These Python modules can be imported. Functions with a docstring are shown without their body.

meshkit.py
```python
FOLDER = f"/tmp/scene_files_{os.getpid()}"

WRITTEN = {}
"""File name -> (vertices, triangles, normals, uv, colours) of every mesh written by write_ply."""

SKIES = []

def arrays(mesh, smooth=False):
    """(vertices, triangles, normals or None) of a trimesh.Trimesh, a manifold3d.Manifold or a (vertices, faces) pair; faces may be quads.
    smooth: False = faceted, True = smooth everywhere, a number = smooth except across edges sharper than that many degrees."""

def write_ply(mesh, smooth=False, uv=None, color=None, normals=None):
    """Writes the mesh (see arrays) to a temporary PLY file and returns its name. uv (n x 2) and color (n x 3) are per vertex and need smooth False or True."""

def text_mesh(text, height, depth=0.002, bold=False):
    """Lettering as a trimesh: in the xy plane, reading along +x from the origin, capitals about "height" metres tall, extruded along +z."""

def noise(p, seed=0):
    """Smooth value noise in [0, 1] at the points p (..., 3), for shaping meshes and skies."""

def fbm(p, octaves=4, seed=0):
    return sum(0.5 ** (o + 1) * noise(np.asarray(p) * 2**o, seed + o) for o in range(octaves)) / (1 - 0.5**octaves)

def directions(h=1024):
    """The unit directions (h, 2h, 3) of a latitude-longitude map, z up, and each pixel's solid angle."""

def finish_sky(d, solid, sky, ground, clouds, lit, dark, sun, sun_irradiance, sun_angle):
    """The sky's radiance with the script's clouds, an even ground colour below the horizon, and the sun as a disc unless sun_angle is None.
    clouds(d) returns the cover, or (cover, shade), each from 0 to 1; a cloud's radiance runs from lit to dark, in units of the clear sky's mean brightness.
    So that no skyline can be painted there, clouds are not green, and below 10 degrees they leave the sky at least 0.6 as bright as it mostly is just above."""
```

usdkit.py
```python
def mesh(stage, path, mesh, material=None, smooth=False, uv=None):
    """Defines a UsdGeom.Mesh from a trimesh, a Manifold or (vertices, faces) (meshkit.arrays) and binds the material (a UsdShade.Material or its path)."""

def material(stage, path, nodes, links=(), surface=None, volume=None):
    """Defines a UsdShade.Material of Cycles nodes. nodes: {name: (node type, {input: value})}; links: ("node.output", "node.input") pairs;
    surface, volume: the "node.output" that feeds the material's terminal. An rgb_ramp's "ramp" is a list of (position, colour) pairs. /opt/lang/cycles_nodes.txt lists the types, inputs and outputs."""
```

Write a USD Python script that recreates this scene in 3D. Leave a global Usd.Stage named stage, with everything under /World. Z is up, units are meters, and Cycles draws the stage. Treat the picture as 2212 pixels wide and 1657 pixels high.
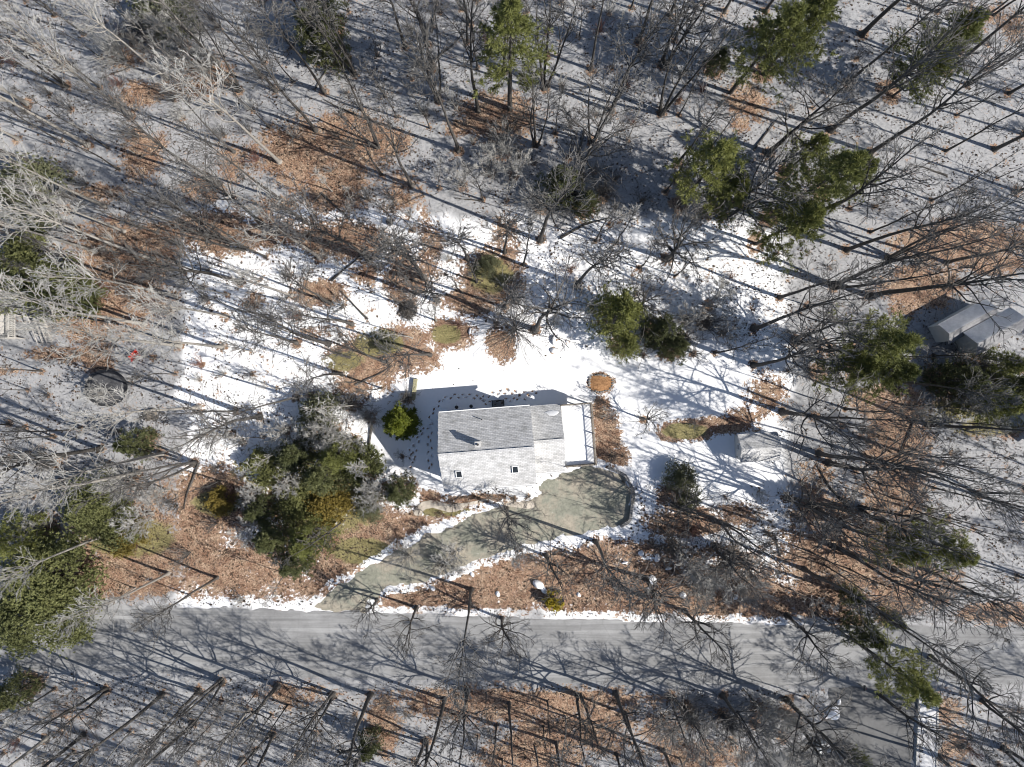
import math, random
import numpy as np
import trimesh, usdkit, meshkit
from pxr import Usd, UsdGeom, UsdLux, UsdShade, Gf, Sdf, Vt

# ------------------------------------------------------------------ camera, sky, sun, exposure
stage = Usd.Stage.CreateInMemory()
UsdGeom.SetStageUpAxis(stage, UsdGeom.Tokens.z)
UsdGeom.SetStageMetersPerUnit(stage, 1.0)
UsdGeom.Xform.Define(stage, '/World')
UsdGeom.Scope.Define(stage, '/World/Looks')
CAM_H = 74.0
EXPOSURE = 0.42
SUN_EL = math.radians(40.0)
SUN_AZ = math.radians(-19.5)            # angle of the direction towards the sun, from +x
SUN = (math.cos(SUN_EL) * math.cos(SUN_AZ), math.cos(SUN_EL) * math.sin(SUN_AZ), math.sin(SUN_EL))
cam = UsdGeom.Camera.Define(stage, '/World/camera')
cam.AddTranslateOp().Set(Gf.Vec3d(0, 0, CAM_H))
cam.CreateHorizontalApertureAttr(36.0)
cam.CreateVerticalApertureAttr(36.0 * 767 / 1024)
cam.CreateFocalLengthAttr(36.0 * CAM_H / 110.6)
cam.CreateClippingRangeAttr(Gf.Vec2f(0.5, 5000))
cam.CreateExposureAttr(EXPOSURE)
dome = UsdLux.DomeLight.Define(stage, '/World/sky')
dome.GetPrim().SetCustomDataByKey('kind', 'structure')
skym = usdkit.material(stage, '/World/Looks/sky', {
    's': ('sky_texture', {'sky_type': 'single_scattering', 'sun_disc': False, 'ozone_density': 2.5, 'sun_elevation': SUN_EL,
                          'sun_rotation': math.atan2(SUN[0], SUN[1])}),
    'b': ('background_shader', {'strength': 0.08})}, [('s.color', 'b.color')], surface='b.background')
UsdShade.MaterialBindingAPI.Apply(dome.GetPrim()).Bind(skym)
sun = UsdLux.DistantLight.Define(stage, '/World/sun')
sun.CreateIntensityAttr(1.25)
sun.CreateAngleAttr(0.5)
sun.CreateNormalizeAttr(True)
sun.CreateColorAttr(Gf.Vec3f(1.0, 0.955, 0.89))
sun.AddRotateZOp().Set(math.degrees(SUN_AZ) + 90)
sun.AddRotateXOp().Set(90 - math.degrees(SUN_EL))

rng = np.random.default_rng(7)
PI = math.pi
PX = 20.0


def P(u, v, z=0.0):
    """A point of the place from its position in the plan (u, v) at height z."""
    k = 1 - z / CAM_H
    return np.array([(u - 1106) / PX * k, -(v - 828.5) / PX * k, z])


# ------------------------------------------------------------------ prim helpers
_used = {}


def numbered(parent, name):
    k = (parent, name)
    n = _used.get(k, 0)
    _used[k] = n + 1
    return f'{parent}/{name}' if n == 0 else f'{parent}/{name}_{n:03d}'


def tag(prim, label=None, cat=None, group=None, kind=None):
    for k, v in (('label', label), ('category', cat), ('group', group), ('kind', kind)):
        if v:
            prim.SetCustomDataByKey(k, v)
    return prim


def path_of(parent):
    return '/World' if parent is None else (parent if isinstance(parent, str) else str(parent.GetPath()))


def obj(name, mesh, mat, parent=None, smooth=False, label=None):
    p = numbered(path_of(parent), name)
    m = usdkit.mesh(stage, p, mesh, mat, smooth=smooth)
    if label:
        m.GetPrim().SetCustomDataByKey('label', label)
    return m.GetPrim()


def thing(name, label, cat, loc=(0, 0, 0), rz=0.0, scale=1.0, group=None, ref=None):
    x = UsdGeom.Xform.Define(stage, numbered('/World', name))
    x.AddTranslateOp().Set(Gf.Vec3d(*[float(a) for a in loc]))
    if rz:
        x.AddRotateZOp().Set(float(math.degrees(rz)))
    if not np.isscalar(scale) or scale != 1.0:
        s = (scale,) * 3 if np.isscalar(scale) else scale
        x.AddScaleOp().Set(Gf.Vec3f(*[float(a) for a in s]))
    p = x.GetPrim()
    tag(p, label, cat, group)
    if ref:
        p.GetReferences().AddInternalReference(ref)
        p.SetInstanceable(True)
    return p


def proto(name):
    """A class prim that copies refer to."""
    return stage.CreateClassPrim('/World/' + name)


class MB:
    def __init__(self):
        self.v, self.f, self.n = [], [], 0

    def add(self, v, f):
        v = np.asarray(v, float); f = np.asarray(f, int)
        if f.shape[1] == 4:
            f = np.vstack([f[:, [0, 1, 2]], f[:, [0, 2, 3]]])
        self.v.append(v); self.f.append(f + self.n); self.n += len(v)
        return self

    def mesh(self, m):
        return self.add(m.vertices, m.faces)

    def box(self, c, s, rz=0.0, R=None):
        c = np.asarray(c, float); s = np.asarray(s, float) / 2
        q = np.array([[x, y, z] for x in (-1, 1) for y in (-1, 1) for z in (-1, 1)]) * s
        if R is not None:
            q = q @ np.asarray(R).T
        elif rz:
            k, w = math.cos(rz), math.sin(rz)
            q = q @ np.array([[k, w, 0], [-w, k, 0], [0, 0, 1]])
        f = [[0, 1, 3, 2], [4, 6, 7, 5], [0, 4, 5, 1], [2, 3, 7, 6], [0, 2, 6, 4], [1, 5, 7, 3]]
        return self.add(q + c, f)

    def bar(self, a, b, w, h=None):
        """A square bar from a to b."""
        a, b = np.asarray(a, float), np.asarray(b, float)
        d = b - a; L = np.linalg.norm(d); d = d / L
        up = np.array([0, 0, 1.0]) if abs(d[2]) < .95 else np.array([1.0, 0, 0])
        s = np.cross(up, d); s /= np.linalg.norm(s); t = np.cross(d, s)
        return self.box((a + b) / 2, (L, w, h or w), R=np.stack([d, s, t], 1))

    def tube(self, pts, rad, sides=5, cap=True):
        v, f = tubes(np.asarray(pts, float)[None], np.broadcast_to(np.asarray(rad, float), (1, len(pts))), sides, cap)
        return self.add(v, f)

    def get(self):
        return np.vstack(self.v), np.vstack(self.f)

    def build(self, name, mat, parent=None, smooth=False, label=None):
        return obj(name, self.get(), mat, parent, smooth, label)


def tubes(pts, rad, sides, cap=False):
    """Many tubes at once: pts (n, k, 3), rad (n, k)."""
    n, k, _ = pts.shape
    d = np.gradient(pts, axis=1)
    d /= np.maximum(np.linalg.norm(d, axis=2, keepdims=True), 1e-9)
    ref = np.where(np.abs(d[..., 2:3]) < .9, np.array([0, 0, 1.0]), np.array([1.0, 0, 0]))
    ref = np.broadcast_to(ref[:, :1], ref.shape)
    a = np.cross(d, ref); a /= np.maximum(np.linalg.norm(a, axis=2, keepdims=True), 1e-9)
    b = np.cross(d, a)
    th = np.arange(sides) / sides * 2 * PI
    ring = (pts[:, :, None] + rad[:, :, None, None] * (a[:, :, None] * np.cos(th)[:, None] + b[:, :, None] * np.sin(th)[:, None]))
    v = ring.reshape(-1, 3)
    idx = np.arange(n * k * sides).reshape(n, k, sides)
    p0, p1 = idx[:, :-1], idx[:, 1:]
    q0, q1 = np.roll(p0, -1, 2), np.roll(p1, -1, 2)
    f = np.concatenate([np.stack([p0, p1, q1], -1).reshape(-1, 3), np.stack([p0, q1, q0], -1).reshape(-1, 3)])
    if cap:
        extra = []
        for e, flip in ((0, False), (-1, True)):
            r = idx[:, e]
            for j in range(1, sides - 1):
                t = np.stack([r[:, 0], r[:, j + 1], r[:, j]] if flip else [r[:, 0], r[:, j], r[:, j + 1]], -1)
                extra.append(t)
        f = np.concatenate([f] + extra)
    return v, f


# ------------------------------------------------------------------ materials
def mat(name, nodes, links, surface='p.BSDF'):
    return usdkit.material(stage, '/World/Looks/' + name, nodes, links, surface=surface)


def noisy(name, c1, c2, scale=4.0, rough=0.8, detail=4.0, bump=0.0, bscale=None, vary=0.0, spec=0.3, coords='g.position', metallic=0.0):
    """Colour between c1 and c2 by noise, optional relief and optional change from copy to copy."""
    src = coords.split('.')[0]
    nodes = {src: ('geometry' if src == 'g' else 'texture_coordinate', {}),
             'n': ('noise_texture', {'scale': scale, 'detail': detail, 'roughness': .65}),
             'r': ('rgb_ramp', {'ramp': [(.3, c1), (.7, c2)]}),
             'p': ('principled_bsdf', {'roughness': rough, 'specular_ior_level': spec, 'metallic': metallic})}
    links = [(coords, 'n.vector'), ('n.fac', 'r.fac')]
    out = 'r.color'
    if vary:
        nodes['o'] = ('object_info', {})
        nodes['vr'] = ('rgb_ramp', {'ramp': [(0, (1 - vary,) * 3), (1, (1 + vary,) * 3)]})
        nodes['m'] = ('mix', {'mix_type': 'multiply', 'fac': 1.0})
        links += [('o.random', 'vr.fac'), (out, 'm.color1'), ('vr.color', 'm.color2')]
        out = 'm.color'
    links.append((out, 'p.base_color'))
    if bump:
        nodes['bn'] = ('noise_texture', {'scale': bscale or scale * 4, 'detail': 3.0})
        nodes['b'] = ('bump', {'strength': bump, 'distance': .02})
        links += [(coords, 'bn.vector'), ('bn.fac', 'b.height'), ('b.normal', 'p.normal')]
    return mat(name, nodes, links)


def foliage(name, c1, c2, scale=.8, trans=0.25):
    return mat(name, {
        'g': ('geometry', {}), 'o': ('object_info', {}),
        'n': ('noise_texture', {'scale': scale, 'detail': 5.0, 'roughness': .7}),
        'r': ('rgb_ramp', {'ramp': [(.3, c1), (.7, c2)]}),
        'vr': ('rgb_ramp', {'ramp': [(0, (.8, .8, .8)), (1, (1.2, 1.15, 1.1))]}),
        'm': ('mix', {'mix_type': 'multiply', 'fac': 1.0}),
        'd': ('principled_bsdf', {'roughness': .55, 'specular_ior_level': .35}),
        't': ('translucent_bsdf', {}), 'x': ('mix_closure', {'fac': trans})},
        [('g.position', 'n.vector'), ('n.fac', 'r.fac'), ('o.random', 'vr.fac'), ('r.color', 'm.color1'), ('vr.color', 'm.color2'),
         ('m.color', 'd.base_color'), ('m.color', 't.color'), ('d.BSDF', 'x.closure1'), ('t.BSDF', 'x.closure2')], surface='x.closure')


M = {}
# ground: snow, dead leaves and rough grass from the cover mask of the sheet
M['ground'] = mat('ground', {
    'g': ('geometry', {}), 'a': ('attribute', {'attribute': 'cover'}), 's': ('separate_color', {}),
    'n1': ('noise_texture', {'scale': .55, 'detail': 7.0, 'roughness': .72}),
    'n2': ('noise_texture', {'scale': 3.2, 'detail': 5.0, 'roughness': .75}),
    'n3': ('noise_texture', {'scale': 9.0, 'detail': 2.0, 'roughness': .6}),
    'c1': ('math', {'math_type': 'multiply_add', 'value2': 1.3, 'value3': -.65}),     # broad wander of the snow's edge
    'c2': ('math', {'math_type': 'multiply_add', 'value2': 1.5, 'value3': -.75}),       # crumbs
    'ad': ('math', {'math_type': 'add'}), 'ad2': ('math', {'math_type': 'add'}),
    'k': ('rgb_ramp', {'ramp': [(.45, (0, 0, 0)), (.53, (1, 1, 1))]}),
    'lv': ('voronoi_texture', {'scale': 15.0, 'randomness': 1.0}), 'lsep': ('separate_color', {}),
    'lr': ('rgb_ramp', {'ramp': [(0, (.05, .036, .028)), (.25, (.19, .128, .09)), (.5, (.37, .27, .195)), (.75, (.29, .195, .135)), (1, (.58, .47, .36))]}),
    'lb': ('noise_texture', {'scale': .8, 'detail': 8.0, 'roughness': .75}), 'lbr': ('rgb_ramp', {'ramp': [(.3, (.50, .40, .36)), (.45, (.85, .72, .66)), (.55, (1.05, 1.0, .95)), (.7, (1.3, 1.3, 1.25))]}),
    'lm': ('mix', {'mix_type': 'multiply', 'fac': 1.0}),
    'gr': ('rgb_ramp', {'ramp': [(.3, (.10, .105, .035)), (.7, (.33, .29, .13))]}), 'gm': ('mix', {}), 'ga': ('math', {'math_type': 'add'}), 'gk': ('rgb_ramp', {'ramp': [(.52, (0, 0, 0)), (.72, (.85, .85, .85))]}), 'gs': ('math', {'math_type': 'multiply_add', 'value2': 1.2, 'value3': -.55}), 'gmul': ('math', {'math_type': 'multiply_add', 'value2': .85}),
    'so': ('rgb_ramp', {'ramp': [(.25, (.19, .19, .195)), (.7, (.45, .45, .455))]}),  # snow outside the lot: an overall dimming put into its colour
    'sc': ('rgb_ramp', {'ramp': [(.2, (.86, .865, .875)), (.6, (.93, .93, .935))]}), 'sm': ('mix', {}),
    'mx': ('mix', {}), 'b': ('bump', {'strength': .55, 'distance': .05}),
    'p': ('principled_bsdf', {'roughness': .75, 'specular_ior_level': .25})},
    [('g.position', 'n1.vector'), ('g.position', 'n2.vector'), ('g.position', 'n3.vector'), ('g.position', 'lv.vector'), ('g.position', 'lb.vector'),
     ('a.color', 's.color'), ('n1.fac', 'c1.value1'), ('n2.fac', 'c2.value1'), ('c1.value', 'ad.value1'), ('c2.value', 'ad.value2'),
     ('ad.value', 'ad2.value1'), ('s.r', 'ad2.value2'), ('ad2.value', 'k.fac'),
     ('lv.color', 'lsep.color'), ('lsep.r', 'lr.fac'), ('lb.fac', 'lbr.fac'), ('lr.color', 'lm.color1'), ('lbr.color', 'lm.color2'),
     ('n3.fac', 'gr.fac'), ('lb.fac', 'gs.value1'), ('s.b', 'gmul.value1'), ('gs.value', 'gmul.value3'), ('gmul.value', 'gk.fac'), ('gk.color', 'gm.fac'), ('lm.color', 'gm.color1'), ('gr.color', 'gm.color2'),
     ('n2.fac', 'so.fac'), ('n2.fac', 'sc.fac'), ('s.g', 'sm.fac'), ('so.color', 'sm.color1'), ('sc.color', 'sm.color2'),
     ('k.color', 'mx.fac'), ('sm.color', 'mx.color1'), ('gm.color', 'mx.color2'), ('mx.color', 'p.base_color'),
     ('n2.fac', 'b.height'), ('b.normal', 'p.normal')])
M['road'] = mat('road', {
    'g': ('geometry', {}), 'mp': ('mapping', {'scale': (.05, 1.3, 1), 'rotation': (0, 0, .025)}), 'n': ('noise_texture', {'scale': 1.0, 'detail': 6.0}),
    'n2': ('noise_texture', {'scale': 40.0, 'detail': 2.0}), 'n4': ('noise_texture', {'scale': .25, 'detail': 8.0, 'roughness': .7}),
    'v': ('voronoi_texture', {'scale': .33, 'feature': 'distance_to_edge'}), 'vr': ('rgb_ramp', {'ramp': [(0, (.86, .86, .86)), (.006, (.92, .92, .92)), (.010, (1, 1, 1))]}),
    'r': ('rgb_ramp', {'ramp': [(.3, (.19, .19, .19)), (.42, (.28, .28, .28)), (.5, (.24, .24, .24)), (.6, (.33, .33, .33)), (.7, (.29, .29, .29))]}),
    'r2': ('rgb_ramp', {'ramp': [(.3, (.8, .8, .8)), (.7, (1.15, 1.15, 1.15))]}), 'r4': ('rgb_ramp', {'ramp': [(.3, (.75, .75, .75)), (.7, (1.22, 1.22, 1.22))]}),
    'm': ('mix', {'mix_type': 'multiply', 'fac': 1.0}), 'm2': ('mix', {'mix_type': 'multiply', 'fac': 1.0}), 'm3': ('mix', {'mix_type': 'multiply', 'fac': 1.0}),
    'p': ('principled_bsdf', {'roughness': .85, 'specular_ior_level': .25})},
    [('g.position', 'mp.vector'), ('mp.vector', 'n.vector'), ('g.position', 'n2.vector'), ('g.position', 'n4.vector'), ('g.position', 'v.vector'), ('v.distance', 'vr.fac'), ('n.fac', 'r.fac'), ('n2.fac', 'r2.fac'), ('n4.fac', 'r4.fac'),
     ('r.color', 'm.color1'), ('r2.color', 'm.color2'), ('m.color', 'm2.color1'), ('r4.color', 'm2.color2'), ('m2.color', 'm3.color1'), ('vr.color', 'm3.color2'), ('m3.color', 'p.base_color')])
M['drive'] = mat('driveway_asphalt', {
    'g': ('geometry', {}), 'n': ('noise_texture', {'scale': .35, 'detail': 9.0, 'roughness': .7}), 'n2': ('noise_texture', {'scale': 2.6, 'detail': 6.0, 'roughness': .75}), 'n3': ('noise_texture', {'scale': 45.0, 'detail': 2.0}),
    'v': ('voronoi_texture', {'scale': .55, 'feature': 'distance_to_edge'}), 'vr': ('rgb_ramp', {'ramp': [(0, (.86, .86, .85)), (.010, (.92, .92, .91)), (.018, (1, 1, 1))]}),
    'r': ('rgb_ramp', {'ramp': [(.3, (.19, .195, .155)), (.45, (.27, .27, .22)), (.55, (.34, .31, .25)), (.7, (.42, .37, .30))]}),
    'r2': ('rgb_ramp', {'ramp': [(.3, (.62, .62, .62)), (.5, (1, 1, 1)), (.7, (1.18, 1.17, 1.15))]}), 'r3': ('rgb_ramp', {'ramp': [(.3, (.85, .85, .85)), (.7, (1.12, 1.12, 1.12))]}),
    'sr': ('rgb_ramp', {'ramp': [(.66, (0, 0, 0)), (.70, (1, 1, 1))]}), 'sm': ('mix', {'color2': (.8, .8, .81)}),
    'm': ('mix', {'mix_type': 'multiply', 'fac': 1.0}), 'm2': ('mix', {'mix_type': 'multiply', 'fac': 1.0}), 'm3': ('mix', {'mix_type': 'multiply', 'fac': 1.0}),
    'p': ('principled_bsdf', {'roughness': .85, 'specular_ior_level': .25})},
    [('g.position', 'n.vector'), ('g.position', 'n2.vector'), ('g.position', 'n3.vector'), ('n2.color', 'v.vector') if False else ('g.position', 'v.vector'), ('v.distance', 'vr.fac'), ('n.fac', 'r.fac'), ('n2.fac', 'r2.fac'), ('n3.fac', 'r3.fac'),
     ('r.color', 'm.color1'), ('r2.color', 'm.color2'), ('m.color', 'm2.color1'), ('r3.color', 'm2.color2'), ('m2.color', 'm3.color1'), ('vr.color', 'm3.color2'),
     ('n2.fac', 'sr.fac'), ('sr.color', 'sm.fac'), ('m3.color', 'sm.color1'), ('sm.color', 'p.base_color')])
M['drive2'] = noisy('dark_asphalt', (.10, .10, .10), (.17, .17, .17), scale=.8, rough=.85, detail=8, bump=.2, bscale=30)
M['path'] = noisy('path_stone', (.42, .37, .31), (.62, .56, .48), scale=2.0, rough=.85, bump=.2, vary=.15)
M['bark'] = noisy('bark', (.03, .027, .025), (.12, .11, .10), scale=6, rough=.9, vary=.25, coords='tc.object')
M['bark_pale'] = noisy('pale_bark', (.20, .185, .165), (.36, .335, .30), scale=6, rough=.9, vary=.2, coords='tc.object')
M['twig'] = noisy('twig', (.06, .057, .054), (.17, .163, .155), scale=3, rough=.85, vary=.25, coords='tc.object')
M['twig_pale'] = noisy('pale_twig', (.22, .216, .20), (.44, .43, .41), scale=3, rough=.85, vary=.15, coords='tc.object')
M['twig_red'] = noisy('red_twig', (.13, .07, .06), (.27, .15, .12), scale=3, rough=.85, vary=.2, coords='tc.object')
M['needle'] = foliage('pine_needles', (.085, .10, .03), (.25, .27, .085))
M['needle_dark'] = foliage('dark_needles', (.055, .068, .03), (.17, .185, .08))
M['needle_bright'] = foliage('bright_needles', (.085, .115, .014), (.23, .26, .04), scale=2.0)
M['leafy'] = foliage('broad_leaves', (.10, .115, .045), (.31, .33, .14), scale=2.0)
M['leafy_gold'] = foliage('golden_leaves', (.17, .13, .03), (.34, .28, .08), scale=2.0)
M['grey_green'] = foliage('grey_green_leaves', (.10, .115, .06), (.25, .26, .16), scale=2.0)
M['shingle'] = mat('shingle', {
    'tc': ('texture_coordinate', {}), 'o': ('object_info', {}),
    'bk': ('brick_texture', {'scale': 1.0, 'brick_width': .34, 'row_height': .155, 'mortar_size': .012, 'color1': (.52, .52, .52), 'color2': (.64, .635, .63), 'mortar': (.30, .30, .30)}),
    'n': ('noise_texture', {'scale': 1.4, 'detail': 6.0}), 'nr': ('rgb_ramp', {'ramp': [(.3, (.72, .72, .71)), (.5, (.95, .95, .95)), (.7, (1.08, 1.08, 1.08))]}),
    'm': ('mix', {'mix_type': 'multiply', 'fac': 1.0}), 'vr': ('rgb_ramp', {'ramp': [(0, (.93, .93, .93)), (1, (1.06, 1.06, 1.06))]}), 'm2': ('mix', {'mix_type': 'multiply', 'fac': 1.0}),
    'p': ('principled_bsdf', {'roughness': .9, 'specular_ior_level': .2})},
    [('tc.object', 'bk.vector'), ('tc.object', 'n.vector'), ('n.fac', 'nr.fac'), ('bk.color', 'm.color1'), ('nr.color', 'm.color2'),
     ('o.random', 'vr.fac'), ('m.color', 'm2.color1'), ('vr.color', 'm2.color2'), ('m2.color', 'p.base_color')])
M['far_roof'] = noisy('grey_roof', (.17, .17, .18), (.27, .27, .275), scale=2.5, rough=.9, vary=.12)
M['siding'] = noisy('siding', (.52, .52, .5), (.6, .6, .58), scale=2, rough=.7, vary=.04)
M['trim'] = noisy('white_trim', (.72, .72, .71), (.8, .8, .79), scale=3, rough=.6)
M['dark'] = noisy('dark_metal', (.025, .025, .027), (.05, .05, .052), scale=6, rough=.5)
M['glass'] = mat('dark_glass', {'p': ('principled_bsdf', {'base_color': (.02, .024, .03), 'roughness': .08, 'specular_ior_level': .6})}, [])
M['concrete'] = noisy('concrete', (.42, .41, .39), (.58, .57, .55), scale=5, rough=.9, bump=.3)
M['snow'] = noisy('snow', (.86, .865, .875), (.93, .93, .935), scale=3, rough=.7, bump=.3, bscale=8)
M['grey_snow'] = noisy('grey_snow', (.5, .5, .51), (.66, .66, .67), scale=3, rough=.75, bump=.3, bscale=8)  # duller grey snow for the roofs and path outside the lot
M['wood'] = noisy('weathered_wood', (.17, .145, .12), (.30, .265, .22), scale=5, rough=.85, vary=.15)
M['wood_pale'] = noisy('pale_wood', (.36, .34, .31), (.5, .48, .45), scale=5, rough=.85, vary=.12)
M['olive_wood'] = noisy('olive_wood', (.30, .28, .16), (.46, .43, .27), scale=9, rough=.85, vary=.1)
M['red'] = noisy('red_paint', (.55, .03, .02), (.68, .05, .03), scale=8, rough=.4, spec=.5)
M['rubber'] = noisy('rubber', (.016, .016, .017), (.03, .03, .03), scale=9, rough=.8)
M['mat_black'] = noisy('jumping_mat', (.05, .05, .053), (.10, .10, .105), scale=3, rough=.8)
M['steel'] = noisy('galvanised_steel', (.40, .41, .42), (.5, .5, .51), scale=9, rough=.4, metallic=.7)
M['rock'] = noisy('rock', (.16, .155, .15), (.36, .345, .33), scale=3, rough=.9, bump=.5, vary=.2)
M['mulch'] = noisy('mulch', (.20, .10, .045), (.44, .245, .12), scale=7, rough=.95, detail=8, bump=.6, bscale=12)
M['leaf'] = noisy('dead_leaf', (.035, .027, .022), (.13, .09, .062), scale=1.3, rough=.9, vary=.3)
M['box_paint'] = noisy('pale_paint', (.55, .55, .53), (.66, .66, .64), scale=4, rough=.6)
M['yellow'] = foliage('yellow_twigs', (.30, .24, .02), (.55, .46, .06), scale=3)

# ------------------------------------------------------------------ plan shapes (u, v of the plan)
from shapely.geometry import Polygon, Point, LineString
from shapely import contains_xy, distance as shp_distance, points as shp_points
LOT = [(410, 455), (1688, 480), (1712, 1350), (388, 1315)]
ROAD_TOP = [(-6000, 1196), (200, 1306), (700, 1320), (1700, 1350), (2212, 1353), (6000, 1370)]
ROAD_BOT = [(-6000, 1340), (200, 1446), (700, 1462), (1300, 1478), (1800, 1484), (2212, 1488), (6000, 1500)]
DRIVE = [(684, 1316), (705, 1283), (775, 1236), (850, 1194), (960, 1142), (1080, 1095), (1150, 1078), (1168, 1062), (1172, 1036), (1226, 1020), (1262, 1010),
         (1300, 1010), (1345, 1026), (1362, 1060), (1354, 1124), (1300, 1142), (1200, 1164), (1100, 1188), (1000, 1226), (905, 1258), (830, 1272), (800, 1292), (792, 1320)]
DRIVE2 = [(1790, 1482), (1995, 1486), (1975, 1560), (1968, 1720), (1640, 1800), (1560, 1720), (1640, 1640), (1745, 1592), (1800, 1540)]
NB_DRIVE = [(2012, 670), (2050, 690), (2040, 730), (2000, 790), (1985, 760)]


def wpoly(pts):
    return Polygon([P(u, v)[:2] for u, v in pts])


road_poly = wpoly(ROAD_TOP + ROAD_BOT[::-1])
drive_poly, drive2_poly, nb_poly, lot_poly = wpoly(DRIVE).buffer(.6).buffer(-.6), wpoly(DRIVE2).buffer(.8).buffer(-.8), wpoly(NB_DRIVE), wpoly(LOT)
def ragged(poly, amp, step=.45, seed=3):
    ring = poly.exterior
    if ring.length > 900:
        xs = np.arange(-62, 62, step)
        top = [(a, np.interp(a, *np.array(sorted(P(u, v)[:2].tolist() for u, v in ROAD_TOP)).T)) for a in xs]
        bot = [(a, np.interp(a, *np.array(sorted(P(u, v)[:2].tolist() for u, v in ROAD_BOT)).T)) for a in xs[::-1]]
        far = [(-700, bot[-1][1] + 3), (-700, top[0][1] + 8)]
        pts = top + [(700, top[-1][1] - 2), (700, bot[0][1] - 2)] + bot + far
        pts = np.array(pts)
    else:
        pts = np.array([ring.interpolate(d).coords[0] for d in np.arange(0, ring.length, step)])
    o = meshkit.fbm(np.c_[pts * .9, np.zeros(len(pts))], 3, seed) - .5
    q = meshkit.fbm(np.c_[pts * .9, np.ones(len(pts)) * 5], 3, seed) - .5
    w = (np.abs(pts[:, 0]) < 65)[:, None]
    return Polygon(pts + w * amp * 2 * np.c_[q, o]).buffer(0)


road_poly, drive_poly, drive2_poly = ragged(road_poly, .36), ragged(drive_poly, .62, .3), ragged(drive2_poly, .7)
paved = road_poly.union(drive_poly).union(drive2_poly)
HC, HA = np.array([-2.5, -6.55]), math.radians(4.4)        # house centre and heading


def hl(x, y):
    """House plan to world."""
    return HC + np.array([x * math.cos(HA) - y * math.sin(HA), x * math.sin(HA) + y * math.cos(HA)])


house_poly = Polygon([hl(-4.4, -3.6), hl(4.4, -3.6), hl(7.5, -3.0), hl(11.2, -2.8), hl(11.2, 3.8), hl(-4.4, 3.6)])

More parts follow.
